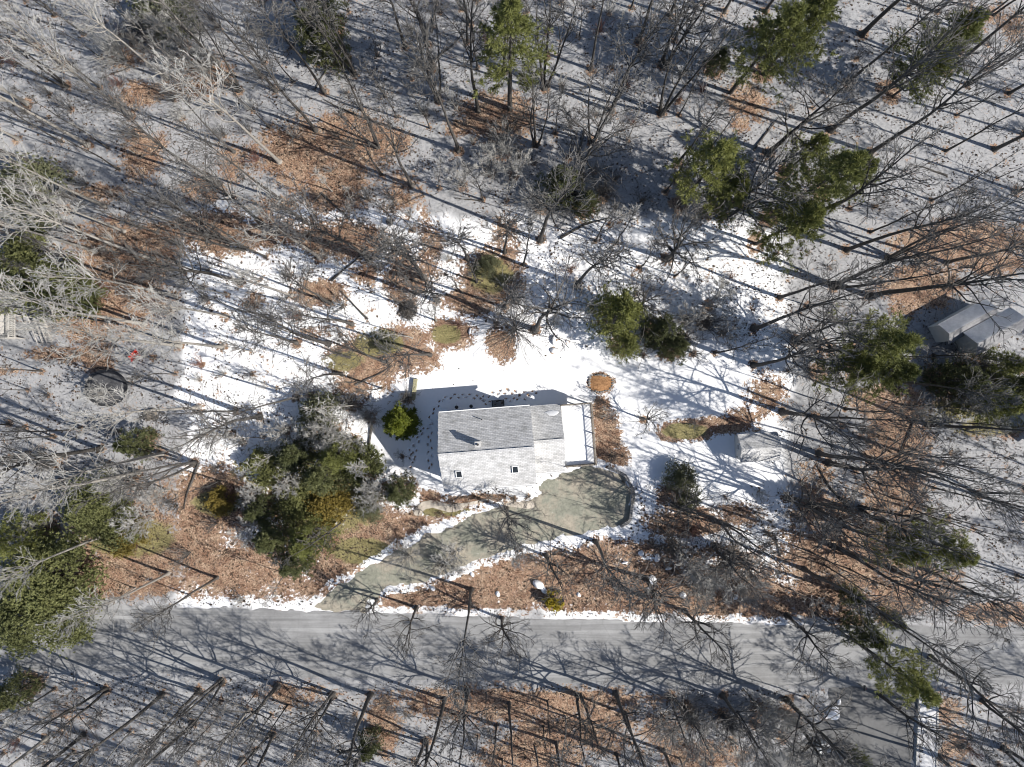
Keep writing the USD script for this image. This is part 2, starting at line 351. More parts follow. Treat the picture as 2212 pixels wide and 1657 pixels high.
# leaf litter patches: u, v, ru, rv, strength
LEAF = [(470, 500, 80, 40, .9), (560, 500, 90, 32, .75), (740, 520, 85, 36, .85), (640, 500, 60, 30, .6), (690, 632, 50, 25, .85), (790, 592, 30, 22, .5), (870, 600, 40, 55, .7),
        (925, 540, 25, 70, .6), (1060, 600, 55, 50, .9), (1020, 650, 55, 30, .8), (1090, 530, 25, 60, .6), (870, 735, 60, 30, .9), (800, 775, 75, 45, .95), (975, 722, 42, 28, .95), (900, 770, 50, 30, .8),
        (765, 830, 40, 30, .7), (830, 810, 20, 50, .55), (1083, 745, 28, 34, .9), (550, 650, 22, 18, .6), (680, 720, 30, 14, .5),
        (1480, 931, 52, 19, 1.2), (1565, 918, 60, 16, .9), (1610, 900, 35, 18, .7), (1312, 945, 26, 52, 1.0), (1300, 890, 18, 30, .9), (1330, 990, 26, 26, .9), (1297, 828, 24, 18, 1.2),
        (1655, 850, 40, 45, .6), (1600, 905, 30, 14, .6), (1450, 1075, 26, 30, .7), (1480, 1130, 70, 26, .9), (1590, 1110, 50, 20, .6),
        (1045, 1078, 75, 9, .9), (990, 1098, 90, 10, .8), (1060, 1105, 60, 12, .85), (930, 1090, 22, 26, .9), (890, 1125, 40, 24, .7), (1000, 1120, 90, 14, .5),
        (470, 1080, 85, 60, .95), (430, 1170, 50, 90, .95), (520, 1230, 130, 55, .8), (600, 1260, 90, 30, .6), (740, 1200, 70, 70, .95), (800, 1140, 70, 45, .9), (830, 1180, 40, 22, .8), (690, 1270, 60, 22, .8), (700, 1090, 120, 80, .7),
        (900, 1296, 90, 24, .95), (1000, 1275, 110, 40, .95), (1120, 1260, 110, 55, .85), (1250, 1255, 120, 62, .9), (1380, 1270, 120, 60, .9), (1520, 1290, 130, 55, .9), (1650, 1300, 80, 45, .9), (1330, 1190, 100, 24, .7), (1500, 1210, 140, 35, .45), (1620, 1230, 70, 30, .45),
        (740, 285, 60, 45, .9), (650, 335, 85, 60, .95), (710, 370, 90, 50, .95), (800, 310, 70, 45, .9), (560, 340, 60, 40, .5), (720, 430, 60, 25, .8), (870, 420, 40, 40, .6),
        (1075, 255, 75, 45, 1.0), (1000, 275, 40, 22, .7), (430, 165, 60, 40, .95), (300, 205, 50, 26, .8), (265, 120, 40, 28, .6), (310, 335, 45, 50, .8), (440, 410, 40, 30, .7), (500, 350, 30, 40, .6), (215, 415, 50, 16, .7), (600, 440, 80, 14, .6),
        (1615, 220, 45, 40, .7), (1600, 270, 20, 18, .6), (2080, 525, 130, 42, 1.0), (2150, 570, 80, 22, .9), (1990, 620, 75, 42, .95), (1960, 660, 40, 22, .8), (2130, 40, 60, 30, .5), (2190, 60, 25, 30, .6),
        (270, 545, 95, 62, .95), (350, 500, 70, 22, .9), (255, 640, 75, 70, 1.0), (180, 700, 60, 35, .95), (150, 765, 80, 16, .9), (215, 775, 35, 35, .8), (30, 802, 40, 8, .6),
        (290, 1190, 110, 90, 1.0), (220, 1250, 90, 40, 1.0), (340, 1260, 50, 22, .9), (340, 1060, 60, 30, .5),
        (1940, 940, 62, 110, .9), (1880, 870, 50, 24, .8), (1830, 1200, 130, 70, .95), (1790, 1120, 70, 60, .7), (1930, 1060, 60, 60, .9), (2060, 880, 80, 26, .6), (2150, 925, 70, 20, .8), (1960, 1270, 90, 46, .95), (1780, 1290, 80, 50, .95), (2160, 1332, 80, 26, 1.1), (1760, 1040, 40, 50, .5),
        (1120, 1515, 240, 40, .9), (830, 1565, 34, 55, .9), (1180, 1600, 85, 60, .85), (1290, 1560, 70, 60, .8), (640, 1495, 60, 26, .7), (1000, 1500, 70, 18, .7), (1520, 1632, 85, 26, .95), (1100, 1640, 60, 40, .8), (2050, 1520, 30, 60, .6), (2060, 1620, 30, 40, .7), (150, 1550, 60, 40, .3), (1420, 1580, 60, 50, .5)]
GRASS = [(1060, 595, 45, 36), (820, 740, 50, 28), (965, 722, 30, 20), (740, 780, 40, 20), (700, 1080, 110, 70), (470, 1085, 50, 26), (780, 1190, 60, 26), (2120, 900, 110, 40), (1480, 931, 45, 16), (1230, 1080, 20, 10), (960, 1105, 60, 10), (600, 1010, 90, 50), (280, 1160, 90, 40)]
CLEAN = [(1000, 790, 200, 75), (1200, 800, 200, 70), (1500, 850, 190, 80), (900, 920, 90, 120), (1560, 1000, 120, 60), (1100, 860, 160, 50), (1400, 930, 120, 90)]

# footprints in the yard
TRAIL = [[(1160, 846), (1131, 850), (1114, 848), (1095, 845), (1077, 847), (1062, 852), (1050, 855), (1040, 868)],
         [(1040, 858), (1028, 857), (1013, 855), (993, 856), (972, 857), (956, 862), (946, 872), (940, 884), (933, 892), (929, 905), (932, 917), (917, 926), (908, 938), (899, 960), (896, 975), (893, 993)],
         [(1040, 868), (1060, 872), (1100, 864), (1130, 859), (1150, 857)],
         [(932, 915), (930, 935), (928, 955), (930, 980), (929, 1000), (930, 1020)], [(890, 960), (884, 985), (896, 1000), (884, 1010)]]
FOOT = []
for tr in TRAIL:
    ls = LineString([P(u, v)[:2] for u, v in tr])
    s, side = .1, 1
    while s < ls.length:
        a, b = np.array(ls.interpolate(s).coords[0]), np.array(ls.interpolate(min(s + .1, ls.length + .1)).coords[0])
        d = b - a
        d = d / max(np.linalg.norm(d), 1e-6)
        FOOT.append((a + side * .16 * np.array([-d[1], d[0]]) + rng.normal(0, .04, 2), math.atan2(d[1], d[0]) + rng.normal(0, .25)))
        side = -side
        s += .42 + rng.uniform(-.08, .12)


def blob(x, y, lst):
    """Largest soft ellipse of the list at plan points."""
    out = np.zeros_like(x)
    for e in lst:
        c = P(e[0], e[1]); ru, rv = e[2] / PX, e[3] / PX
        st = e[4] if len(e) > 4 else 1.0
        m = (np.abs(x - c[0]) < ru * 1.8) & (np.abs(y - c[1]) < rv * 1.8)
        if m.any():
            r = np.hypot((x[m] - c[0]) / ru, (y[m] - c[1]) / rv)
            out[m] = np.maximum(out[m], st * np.clip(1.55 - r, 0, 1) ** .8)
    return out


def height(x, y, full=False):
    """Height of the ground sheet: gentle swells, ploughed banks beside the paving, the paving's bed, footprints."""
    p = np.stack([x * .12, y * .12, np.zeros_like(x)], -1)
    z = .16 * (meshkit.fbm(p, 3, 3) - .5) + .05 * (meshkit.noise(p * 9, 5) - .5)
    near_house = np.exp(-((x - 1) ** 2 + (y + 6) ** 2) / 120.0)
    z = z * (1 - .7 * near_house)
    pts = shp_points(x, y)
    din = shp_distance(paved, pts)
    w = np.clip(din / .45, 0, 1)
    bank = np.exp(-((din - .6) / .55) ** 2) * (.10 + .16 * meshkit.noise(p * 14, 8))
    z = np.where(din <= 0, -.06, z * w + bank + (1 - w) * -.01)
    return z


def gz(x, y):
    return float(height(np.array([x], float), np.array([y], float))[0])


def lines(lo, hi, step, f0, f1, fs, far):
    a = np.concatenate([np.arange(lo, f0, step), np.arange(f0, f1, fs), np.arange(f1, hi + step, step)])
    out = [hi + step]
    while out[-1] < far:
        out.append(hi + (out[-1] - hi) * 1.6 + .5)
    out = np.array(out[1:])
    return np.concatenate([-(out[::-1]), a, out])


gx = lines(-60, 60, .30, -12.2, 4.0, .075, 700)
gy = lines(-46, 46, .30, -10.4, -.6, .075, 700)
X, Y = np.meshgrid(gx, gy)
x, y = X.ravel(), Y.ravel()
z = height(x, y)
pp = np.stack([x, y, np.zeros_like(x)], -1)
leaf = blob(x, y, LEAF)
inside = (np.abs(x) < 70) & (np.abs(y) < 55)
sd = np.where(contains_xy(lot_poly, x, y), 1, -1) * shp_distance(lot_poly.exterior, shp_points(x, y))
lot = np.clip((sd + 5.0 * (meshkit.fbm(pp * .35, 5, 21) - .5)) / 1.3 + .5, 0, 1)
lot_bright = np.maximum(lot, 0)  # full-bright snow inside the lot, painted dimming outside it
lawn = blob(x, y, CLEAN)
dirt = shp_distance(house_poly, shp_points(x, y))
base = .20 + .10 * (1 - np.clip(lawn * 1.6, 0, 1))
base = base - .42 * np.clip(lawn * 1.4, 0, 1)
base = np.where(lot < .5, .26, base)
cov_leaf = np.maximum(base, np.where(leaf > .02, np.maximum(base, .27) + leaf * np.where(lot > .5, .62, .52), base))
for (fx, fy), a in FOOT:
    m = (np.abs(x - fx) < .5) & (np.abs(y - fy) < .5)
    if m.any():
        dx, dy = x[m] - fx, y[m] - fy
        r = np.hypot((dx * math.cos(a) + dy * math.sin(a)) / .22, (-dx * math.sin(a) + dy * math.cos(a)) / .13)
        z[m] += -.17 * np.clip(1.25 - r, 0, 1) ** .6 * (r < 1.25) + .03 * np.exp(-((r - 1.5) / .3) ** 2)
        cov_leaf[m] = np.maximum(cov_leaf[m], np.where(r < .8, .60, 0))  # tread floor: exposed litter, plus the dent's shade put into the cover colour
grass = np.clip(blob(x, y, GRASS) * 1.2, 0, 1)
bankd = shp_distance(paved, shp_points(x, y))
cov_leaf = np.where(bankd < .9, np.minimum(cov_leaf, .20 + .36 * leaf), cov_leaf)
ny, nx = X.shape
idx = np.arange(nx * ny).reshape(ny, nx)
quads = np.stack([idx[:-1, :-1], idx[:-1, 1:], idx[1:, 1:], idx[1:, :-1]], -1).reshape(-1, 4)
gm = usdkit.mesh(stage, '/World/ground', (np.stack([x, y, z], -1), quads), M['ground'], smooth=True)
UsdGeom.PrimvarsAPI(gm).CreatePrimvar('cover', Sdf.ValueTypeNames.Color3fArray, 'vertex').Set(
    Vt.Vec3fArray.FromNumpy(np.stack([np.clip(cov_leaf, 0, 1), lot_bright, grass], -1).astype(np.float32)))
tag(gm.GetPrim(), 'snowy woodland and yard ground with patches of brown fallen leaves', kind='structure')


def sheet(name, poly, zz, m, label, thick=None):
    v, f = trimesh.creation.triangulate_polygon(poly, engine='earcut')
    v = np.c_[v, np.full(len(v), zz)]
    n = np.cross(v[f[:, 1]] - v[f[:, 0]], v[f[:, 2]] - v[f[:, 0]])[:, 2]
    f = np.where(n[:, None] < 0, f[:, ::-1], f)
    return tag(obj(name, (v, f), m), label, kind='structure')


sheet('road', road_poly, .012, M['road'], 'grey asphalt road running across the bottom of the picture')
sheet('driveway', drive_poly.difference(road_poly.buffer(.01)), .012, M['drive'], 'tan grey driveway curving up from the road to the house')
sheet('driveway', drive2_poly.difference(road_poly.buffer(.01)), .012, M['drive2'], 'dark driveway leaving the road at the bottom right')

# ------------------------------------------------------------------ the house
house = thing('house', 'house with pale grey shingled gable roof, chimney and two skylights', 'house', (HC[0], HC[1], 0), HA)
SL = .77


def roof_half(parent, x0, x1, yc, hd, ze, side, n, label=None):
    """One slope with its shingle courses; side +1 = north."""
    run = hd; zr = ze + SL * run
    mb = MB()
    y0, y1 = yc + side * hd, yc
    q = np.array([[x0, y0, ze], [x1, y0, ze], [x1, y1, zr], [x0, y1, zr]])
    low = q - [0, 0, .16]
    mb.add(np.vstack([q, low]), [[0, 1, 2, 3], [7, 6, 5, 4], [0, 4, 5, 1], [1, 5, 6, 2], [2, 6, 7, 3], [3, 7, 4, 0]])
    slope = mb.build('roof_slope', M['trim'], parent)
    nn = np.array([0, side * SL, 1.0]); nn /= np.linalg.norm(nn)
    up = np.array([0, -side * hd, zr - ze]) / n
    for i in range(n):
        a = np.array([0, y0, ze]) + up * i - up * (.12 if i == 0 else .0)
        b = np.array([0, y0, ze]) + up * min(i + 1.15, n)
        l, r = x0 - .04 + rng.uniform(-.015, .015), x1 + .04 + rng.uniform(-.015, .015)
        k = nn * .034; t = nn * .008
        v = [[l, *(a + k)[1:]], [r, *(a + k)[1:]], [r, *(b + t)[1:]], [l, *(b + t)[1:]], [l, *(a + nn * .004)[1:]], [r, *(a + nn * .004)[1:]]]
        f = [[0, 1, 2, 3], [4, 5, 1, 0]]
        obj('shingle_course', (np.array(v), np.array(f)), M['shingle'], slope)
    return slope


roofs = [roof_half(house, -4.62, 4.62, 0, 3.9, 5.0, 1, 31), roof_half(house, -4.62, 4.62, 0, 3.9, 5.0, -1, 31)]
roofs += [roof_half(house, 4.70, 7.78, .33, 3.5, 2.7, 1, 28), roof_half(house, 4.70, 7.78, .33, 3.5, 2.7, -1, 28)]
MB().box((0, 0, 5.0 + SL * 3.9 + .03), (9.3, .26, .05)).build('ridge_cap', M['shingle'], house)
MB().box((6.24, .33, 2.7 + SL * 3.5 + .03), (3.1, .26, .05)).build('ridge_cap', M['shingle'], house)


def gable_body(x0, x1, yc, hd, ze, inset=.32):
    mb = MB()
    yn, ys = yc + hd - inset, yc - hd + inset
    zt = ze + SL * inset - .17; zp = ze + SL * hd - .17
    v = []
    for xx in (x0, x1):
        v += [[xx, ys, -.3], [xx, yn, -.3], [xx, yn, zt], [xx, yc, zp], [xx, ys, zt]]
    f = [[0, 1, 2], [0, 2, 4], [4, 2, 3], [5, 7, 6], [5, 9, 7], [9, 8, 7], [0, 5, 6], [0, 6, 1], [1, 6, 7], [1, 7, 2], [0, 4, 9], [0, 9, 5], [2, 7, 8], [2, 8, 3], [3, 8, 9], [3, 9, 4]]
    mb.add(v, f)
    return mb


gable_body(-4.35, 4.4, 0, 3.9, 5.0).build('wall', M['siding'], house)
gable_body(4.41, 7.5, .33, 3.5, 2.7).build('wall', M['siding'], house)
for s, x0, x1, yc, hd, ze in ((1, -4.6, 4.6, 0, 3.9, 5.0), (-1, -4.6, 4.6, 0, 3.9, 5.0), (-1, 4.72, 7.75, .33, 3.5, 2.7)):
    g = MB(); yy = yc + s * (hd + .10)
    g.box(((x0 + x1) / 2, yy, ze - .10), (x1 - x0, .12, .02)).box(((x0 + x1) / 2, yy + .06, ze - .06), (x1 - x0, .012, .1)).box(((x0 + x1) / 2, yy - .06, ze - .06), (x1 - x0, .012, .1))
    g.build('gutter', M['trim'], house)


def window(parent, c, w, h, axis, out):
    """A framed window on a wall; axis 'x' = the wall runs along x; out = sign of the outward normal."""
    m, g = MB(), MB()
    ex = np.array([1, 0, 0]) if axis == 'x' else np.array([0, 1, 0]); eo = (np.array([0, 1, 0]) if axis == 'x' else np.array([1, 0, 0])) * out
    c = np.array(c, float)

    def bx(mb, dx, dz, ww, hh, d, o):
        s = ex * ww + np.abs(eo) * d + np.array([0, 0, hh])
        mb.box(c + ex * dx + np.array([0, 0, dz]) + eo * o, s)
    for dx in (-w / 2, w / 2):
        bx(m, dx, 0, .09, h + .09, .07, .03)
    for dz in (-h / 2, 0, h / 2):
        bx(m, 0, dz, w - .09, .09 if dz else .05, .06, .03)
    bx(g, 0, 0, w - .08, h - .08, .02, .012)
    fr = m.build('window', M['trim'], parent)
    g.build('pane', M['glass'], fr)


for xx in (-3.2, -1.2, 1.0, 3.2):
    window(house, (xx, 3.58, 1.7), .95, 1.35, 'x', 1)
    window(house, (xx, 3.58, 4.1), .9, 1.2, 'x', 1)
for xx in (-3.2, -1.4, 2.6):
    window(house, (xx, -3.58, 1.7), .95, 1.35, 'x', -1)
for yy in (-1.6, 1.6):
    window(house, (-4.35, yy, 1.7), .95, 1.35, 'y', -1)
    window(house, (-4.35, yy * .6, 4.6), .85, 1.15, 'y', -1)
d = MB().box((.9, -3.61, 1.1), (.95, .05, 2.05)).build('door', M['dark'], house)
MB().box((1.25, -3.66, 1.05), (.04, .05, .12)).build('handle', M['steel'], d)
MB().box((.9, -3.95, .12), (1.6, .75, .24)).build('step', M['concrete'], house)
gd = MB().box((6.0, -2.87, 1.12), (2.5, .05, 2.15)).build('garage_door', M['trim'], house)
for k in range(4):
    MB().box((6.0, -2.905, .32 + k * .53), (2.42, .02, .49)).build('panel', M['trim'], gd)
# chimney and roof fittings
ch = MB().box((-.71, .79, 7.75), (.46, .46, 1.8)).build('chimney', M['concrete'], roofs[0])
MB().box((-.71, .79, 8.68), (.56, .56, .07)).build('chimney_cap', M['concrete'], house)
MB().tube([(-.71, .79, 8.7), (-.71, .79, 8.86)], .12, 8).build('flue', M['dark'], house)
vp = hl(0, 0)
vw = P(1041, 906, 5.6)[:2] - HC
lx, ly = vw[0] * math.cos(HA) + vw[1] * math.sin(HA), -vw[0] * math.sin(HA) + vw[1] * math.cos(HA)
zz = 5 + SL * (3.9 - ly)
MB().tube([(lx, ly, zz - .2), (lx, ly, zz + .55)], .05, 8).build('vent_pipe', M['dark'], house)
for sx, sy in ((-2.89, -2.09), (2.67, -2.06)):
    zr = 5 + SL * (3.9 + sy)
    a = math.atan(SL)
    R = np.array([[1, 0, 0], [0, math.cos(a), -math.sin(a)], [0, math.sin(a), math.cos(a)]])
    n = R @ np.array([0, 0, 1.0])
    c = np.array([sx, sy, zr])
    fr = MB()
    for dx in (-.29, .29):
        fr.box(c + R @ np.array([dx, 0, 0]) + n * .08, (.08, .96, .16), R=R)
    for dy in (-.44, .44):
        fr.box(c + R @ np.array([0, dy, 0]) + n * .08, (.50, .08, .16), R=R)
    sk = fr.build('skylight', M['trim'], house)
    MB().box(c + n * .10, (.50, .80, .03), R=R).build('pane', M['glass'], sk)

# snow left on the roof's corner
q = MB(); cc = []
for k in range(9):
    t = k / 9 * 2 * PI
    cc.append((6.9 + .62 * math.cos(t) * (1 + .25 * math.sin(3 * t)), 3.0 + .26 * math.sin(t)))
zz = lambda xx, yy: 2.7 + SL * (3.83 - yy)
top = [(a, b, zz(a, b) + .09) for a, b in cc]; bot = [(a + .1 * (a - 6.9), b + .1 * (b - 3.0), zz(a, b + .1 * (b - 3.0)) + .03) for a, b in cc]
q.add(top + bot + [(6.9, 3.0, zz(6.9, 3.0) + .14)], [[i, (i + 1) % 9, 18] for i in range(9)] + [[9 + i, 9 + (i + 1) % 9, (i + 1) % 9] for i in range(9)] + [[9 + i, (i + 1) % 9, i] for i in range(9)])
v_, f_ = q.get()
w_ = np.c_[HC[0] + v_[:, 0] * math.cos(HA) - v_[:, 1] * math.sin(HA), HC[1] + v_[:, 0] * math.sin(HA) + v_[:, 1] * math.cos(HA), v_[:, 2]]
tag(obj('snow_patch', (w_, f_), M['snow'], smooth=60), 'small white snow patch on the right end of the roof beside the deck', 'snow patch')

# deck on the right of the house
deck = thing('deck', 'snow covered raised deck with slatted railing on right side of house', 'deck', (HC[0], HC[1], 0), HA)
DX0, DX1, DY0, DY1, DZ = 7.86, 11.1, -2.75, 3.75, 2.35
nb = 23
for k in range(nb):
    w = (DX1 - DX0) / nb
    MB().box((DX0 + w * (k + .5), (DY0 + DY1) / 2, DZ - .02), (w - .012, DY1 - DY0, .035)).build('floor_board', M['wood'], deck)
MB().box(((DX0 + DX1) / 2, DY0 + .05, DZ - .16), (DX1 - DX0, .05, .22)).box(((DX0 + DX1) / 2, DY1 - .05, DZ - .16), (DX1 - DX0, .05, .22)).box((DX1 - .05, (DY0 + DY1) / 2, DZ - .16), (.05, DY1 - DY0 - .2, .22)).build('rim_joist', M['wood'], deck)
for xx in (DX0 + .15, (DX0 + DX1) / 2, DX1 - .15):
    for yy in (DY0 + .15, .5, DY1 - .15):
        MB().box((xx, yy, DZ / 2 - .2), (.13, .13, DZ - .08 + .4 - .1)).build('support_post', M['wood'], deck)
nxs, nys = 14, 26
sx_, sy_ = np.meshgrid(np.linspace(DX0 + .05, DX1 - .12, nxs), np.linspace(DY0 + .12, DY1 - .12, nys))
edge = np.minimum(np.minimum(sx_ - DX0 - .05, DX1 - .12 - sx_), np.minimum(sy_ - DY0 - .12, DY1 - .12 - sy_))
sz_ = DZ + .01 + .13 * np.clip(edge / .3, 0, 1) ** .5 + .03 * meshkit.noise(np.stack([sx_, sy_, sx_ * 0], -1) * 1.5, 2)
ii = np.arange(nxs * nys).reshape(nys, nxs)
obj('snow_cover', (np.stack([sx_, sy_, sz_], -1).reshape(-1, 3), np.stack([ii[:-1, :-1], ii[:-1, 1:], ii[1:, 1:], ii[1:, :-1]], -1).reshape(-1, 4)), M['snow'], deck, smooth=True)


def railing(parent, a, b, zb, m, h=.95, gap=.14, snow=False):
    a, b = np.array(a, float), np.array(b, float)
    L = np.linalg.norm(b - a); d = (b - a) / L; rz = math.atan2(d[1], d[0])
    np_ = max(2, int(round(L / 1.8)) + 1)
    for k in range(np_):
        p = a + d * L * k / (np_ - 1)
        MB().box((p[0], p[1], zb + h / 2 + .05), (.10, .10, h + .1), rz).build('post', m, parent)
    mid = (a + b) / 2
    MB().box((mid[0], mid[1], zb + h), (L, .12, .045), rz).build('top_rail', m, parent)
    MB().box((mid[0], mid[1], zb + .12), (L, .05, .07), rz).build('bottom_rail', m, parent)
    n = int(L / gap)
    for k in range(1, n):
        p = a + d * L * k / n
        MB().box((p[0], p[1], zb + (h + .12) / 2), (.045, .045, h - .14), rz).build('baluster', m, parent)


railing(deck, (DX1 - .06, DY0 + .06), (DX1 - .06, DY1 - .06), DZ, M['wood'])
railing(deck, (DX0 + .06, DY0 + .06), (DX1 - .17, DY0 + .06), DZ, M['wood'])
railing(deck, (DX0 + .06, DY1 - .06), (DX1 - .17, DY1 - .06), DZ, M['wood'])

# retaining wall at the end of the driveway: stone blocks
rw = thing('retaining_wall', 'low dark stone block wall along the right end of the driveway', 'wall')
wl = LineString([P(u, v)[:2] for u, v in ((1312, 1008), (1350, 1026), (1368, 1060), (1360, 1124), (1340, 1136))])
for row in range(3):
    s = .25 + (row % 2) * .25
    while s < wl.length - .1:
        a, b = np.array(wl.interpolate(s - .2).coords[0]), np.array(wl.interpolate(s + .2).coords[0])
        dd = b - a
        MB().box(((a + b)[0] / 2, (a + b)[1] / 2, .0 + row * .19), (.47 + rng.uniform(-.03, .02), .30 + rng.uniform(-.03, .05), .175), math.atan2(dd[1], dd[0])).build('block', M['rock'], rw)
        s += .5

# front path of flagstones
fp = [(1146, 1090), (1138, 1091), (1120, 1088), (1085, 1083), (1050, 1086), (1010, 1094), (970, 1098), (935, 1088), (915, 1092), (902, 1106)]
pl = LineString([P(u, v)[:2] for u, v in fp])
path = tag(obj('front_path', trimesh.creation.extrude_polygon(pl.buffer(.42), .03, engine='earcut').apply_translation((0, 0, .03)), M['path']), 'curved pale stone path along the front of the house', kind='structure')
s = .3
while s < pl.length - .2:
    c = pl.interpolate(s).coords[0]; e = pl.interpolate(s + .1).coords[0]
    t = math.atan2(e[1] - c[1], e[0] - c[0])
    w = rng.uniform(.42, .6)
    for o in (-.2, .2):
        k = 6; ph = rng.uniform(0, 1)
        ang = (np.arange(k) + ph) / k * 2 * PI
        rr = rng.uniform(.85, 1.1, k)
        pts = np.c_[w / 2 * np.cos(ang) * rr, .21 * np.sin(ang) * rr]
        pts = pts @ np.array([[math.cos(t), math.sin(t)], [-math.sin(t), math.cos(t)]]) + np.array([c[0] - math.sin(t) * o, c[1] + math.cos(t) * o])
        obj('flagstone', trimesh.creation.extrude_polygon(Polygon(pts).convex_hull, .025 + rng.uniform(0, .01), engine='earcut').apply_translation((0, 0, .062)), M['path'], path)
    s += w + .06


sheet('path', wpoly([(1984, 1500), (2022, 1502), (2018, 1700), (1978, 1700)]), .19, M['grey_snow'], 'snow covered straight path beside the dark driveway at lower right')
ke = thing('path_edging', 'two rows of pale edging blocks along the snowy path at lower right', 'edging')
for u0, u1 in ((1984, 1976), (2024, 2020)):
    for k in range(17):
        t = k / 16
        c = P(u0 + (u1 - u0) * t, 1503 + 175 * t)
        MB().box((c[0], c[1], .14), (.16, .5 + rng.uniform(-.03, .02), .24), rng.normal(0, .03)).build('block', M['concrete'], ke)


def rock_mesh(r, seed, flat=.65, sub=2):
    m = trimesh.creation.icosphere(subdivisions=sub)
    v = np.array(m.vertices)
    v *= (1 + .55 * (meshkit.fbm(v * 1.3 + seed * 7.1, 3, seed) - .5))[:, None]
    v *= np.array([r, r * (.7 + .3 * math.sin(seed)), r * flat])
    return v, np.array(m.faces)


# round leaf bed with an edging of stones
bed = thing('leaf_bed', 'round orange brown leaf bed ringed with stones in the white lawn', 'garden bed', P(1297, 828))
t = np.linspace(0, 2 * PI, 25)[:-1]
br = 1.18 * (1 + .05 * np.sin(3 * t + 1)) * np.where(np.abs(np.sin(t)) > .8, .86, 1.05)
v = [(0, 0, .2)] + [(.55 * a * math.cos(b), .5 * a * math.sin(b), .17) for a, b in zip(br, t)] + [(a * math.cos(b), .9 * a * math.sin(b), .06) for a, b in zip(br, t)]
n = 24
f = [[0, 1 + i, 1 + (i + 1) % n] for i in range(n)] + [[1 + i, 1 + n + i, 1 + n + (i + 1) % n] for i in range(n)] + [[1 + i, 1 + n + (i + 1) % n, 1 + (i + 1) % n] for i in range(n)]
obj('mulch', (np.array(v), np.array(f)), M['mulch'], bed, smooth=True)
for i in range(n):
    v, f = rock_mesh(.15 + rng.uniform(-.02, .03), i + 3, sub=1)
    obj('edging_stone', (v + [(br[i] + .03) * math.cos(t[i]), .9 * (br[i] + .03) * math.sin(t[i]), .08], f), M['rock'], bed)

# log bench at the left end of the lawn
a, b = P(899, 820), P(894, 862)
lb = thing('log_bench', 'narrow olive brown log bench lying on white snow left of the house', 'bench', ((a + b) / 2), math.atan2(*(b - a)[1::-1]))
L = np.linalg.norm(b - a)
sl = MB(); nk = 14
for k in range(nk):
    xx = -L / 2 + L * k / (nk - 1)
    sl.box((xx, rng.uniform(-.015, .015), .42), (L / (nk - 1) - .02, .44 + rng.uniform(-.03, .03), .09))
sl.build('seat', M['olive_wood'], lb)
MB().box((-.1, 0, .36), (L * .96, .2, .05)).build('stringer', M['wood'], lb)
for sx in (-L / 2 + .15, L / 2 - .12):
    v, f = rock_mesh(.3, int(sx * 10) + 40, .6)
    obj('stone_support', (v + [sx, 0, .14], f), M['rock'], lb)
q = MB(); q.box((0, -.34, .06), (L * .8, .16, .14)); q.build('snow_ridge', M['snow'], lb)

# dark slatted bench and two posts by the north wall
bn = thing('garden_bench', 'dark slatted bench against the back wall of the house', 'bench', P(1076, 872), HA)
for k in range(5):
    MB().box((0, -.25 + k * .115, .45), (1.35, .085, .03)).build('seat_slat', M['dark'], bn)
for k in range(4):
    MB().box((0, .30 + k * .03, .58 + k * .12), (1.35, .03, .085)).build('back_slat', M['dark'], bn)
for sx in (-.6, .6):
    MB().box((sx, 0, .41), (.06, .6, .05)).box((sx, -.25, .2), (.06, .06, .44)).box((sx, .27, .2), (.06, .06, .44)).build('leg_frame', M['dark'], bn)
    MB().bar((sx, .3, .4), (sx, .44, 1.02), .05).build('back_post', M['dark'], bn)
for (u, v), lab in (((988, 879), 'snow dusted post with dark cap at back wall, left of its twin'), ((1019, 877), 'snow dusted post with dark cap at back wall, nearer the bench')):
    pt = thing('lamp_post', lab, 'lamp post', P(u, v), HA, group='posts at the back wall')
    MB().tube([(0, 0, -.1), (0, 0, .95)], .09, 8).build('post', M['wood_pale'], pt)
    MB().tube([(0, 0, .95), (0, 0, 1.1)], (.16, .12), 8).build('lantern', M['dark'], pt)
    MB().tube([(0, 0, 1.1), (0, 0, 1.18)], (.2, .03), 8).build('cap', M['dark'], pt)

# ------------------------------------------------------------------ shed
sw, se, nw = P(1602, 994, 2.0), P(1684, 990, 2.0), P(1596, 942, 2.0)
shed = thing('shed', 'small grey shed with pale gable roof at the right side of the lot', 'shed', (*((P(1600, 968, 2.4) + P(1683, 966, 2.4)) / 2)[:2], 0), math.radians(4))


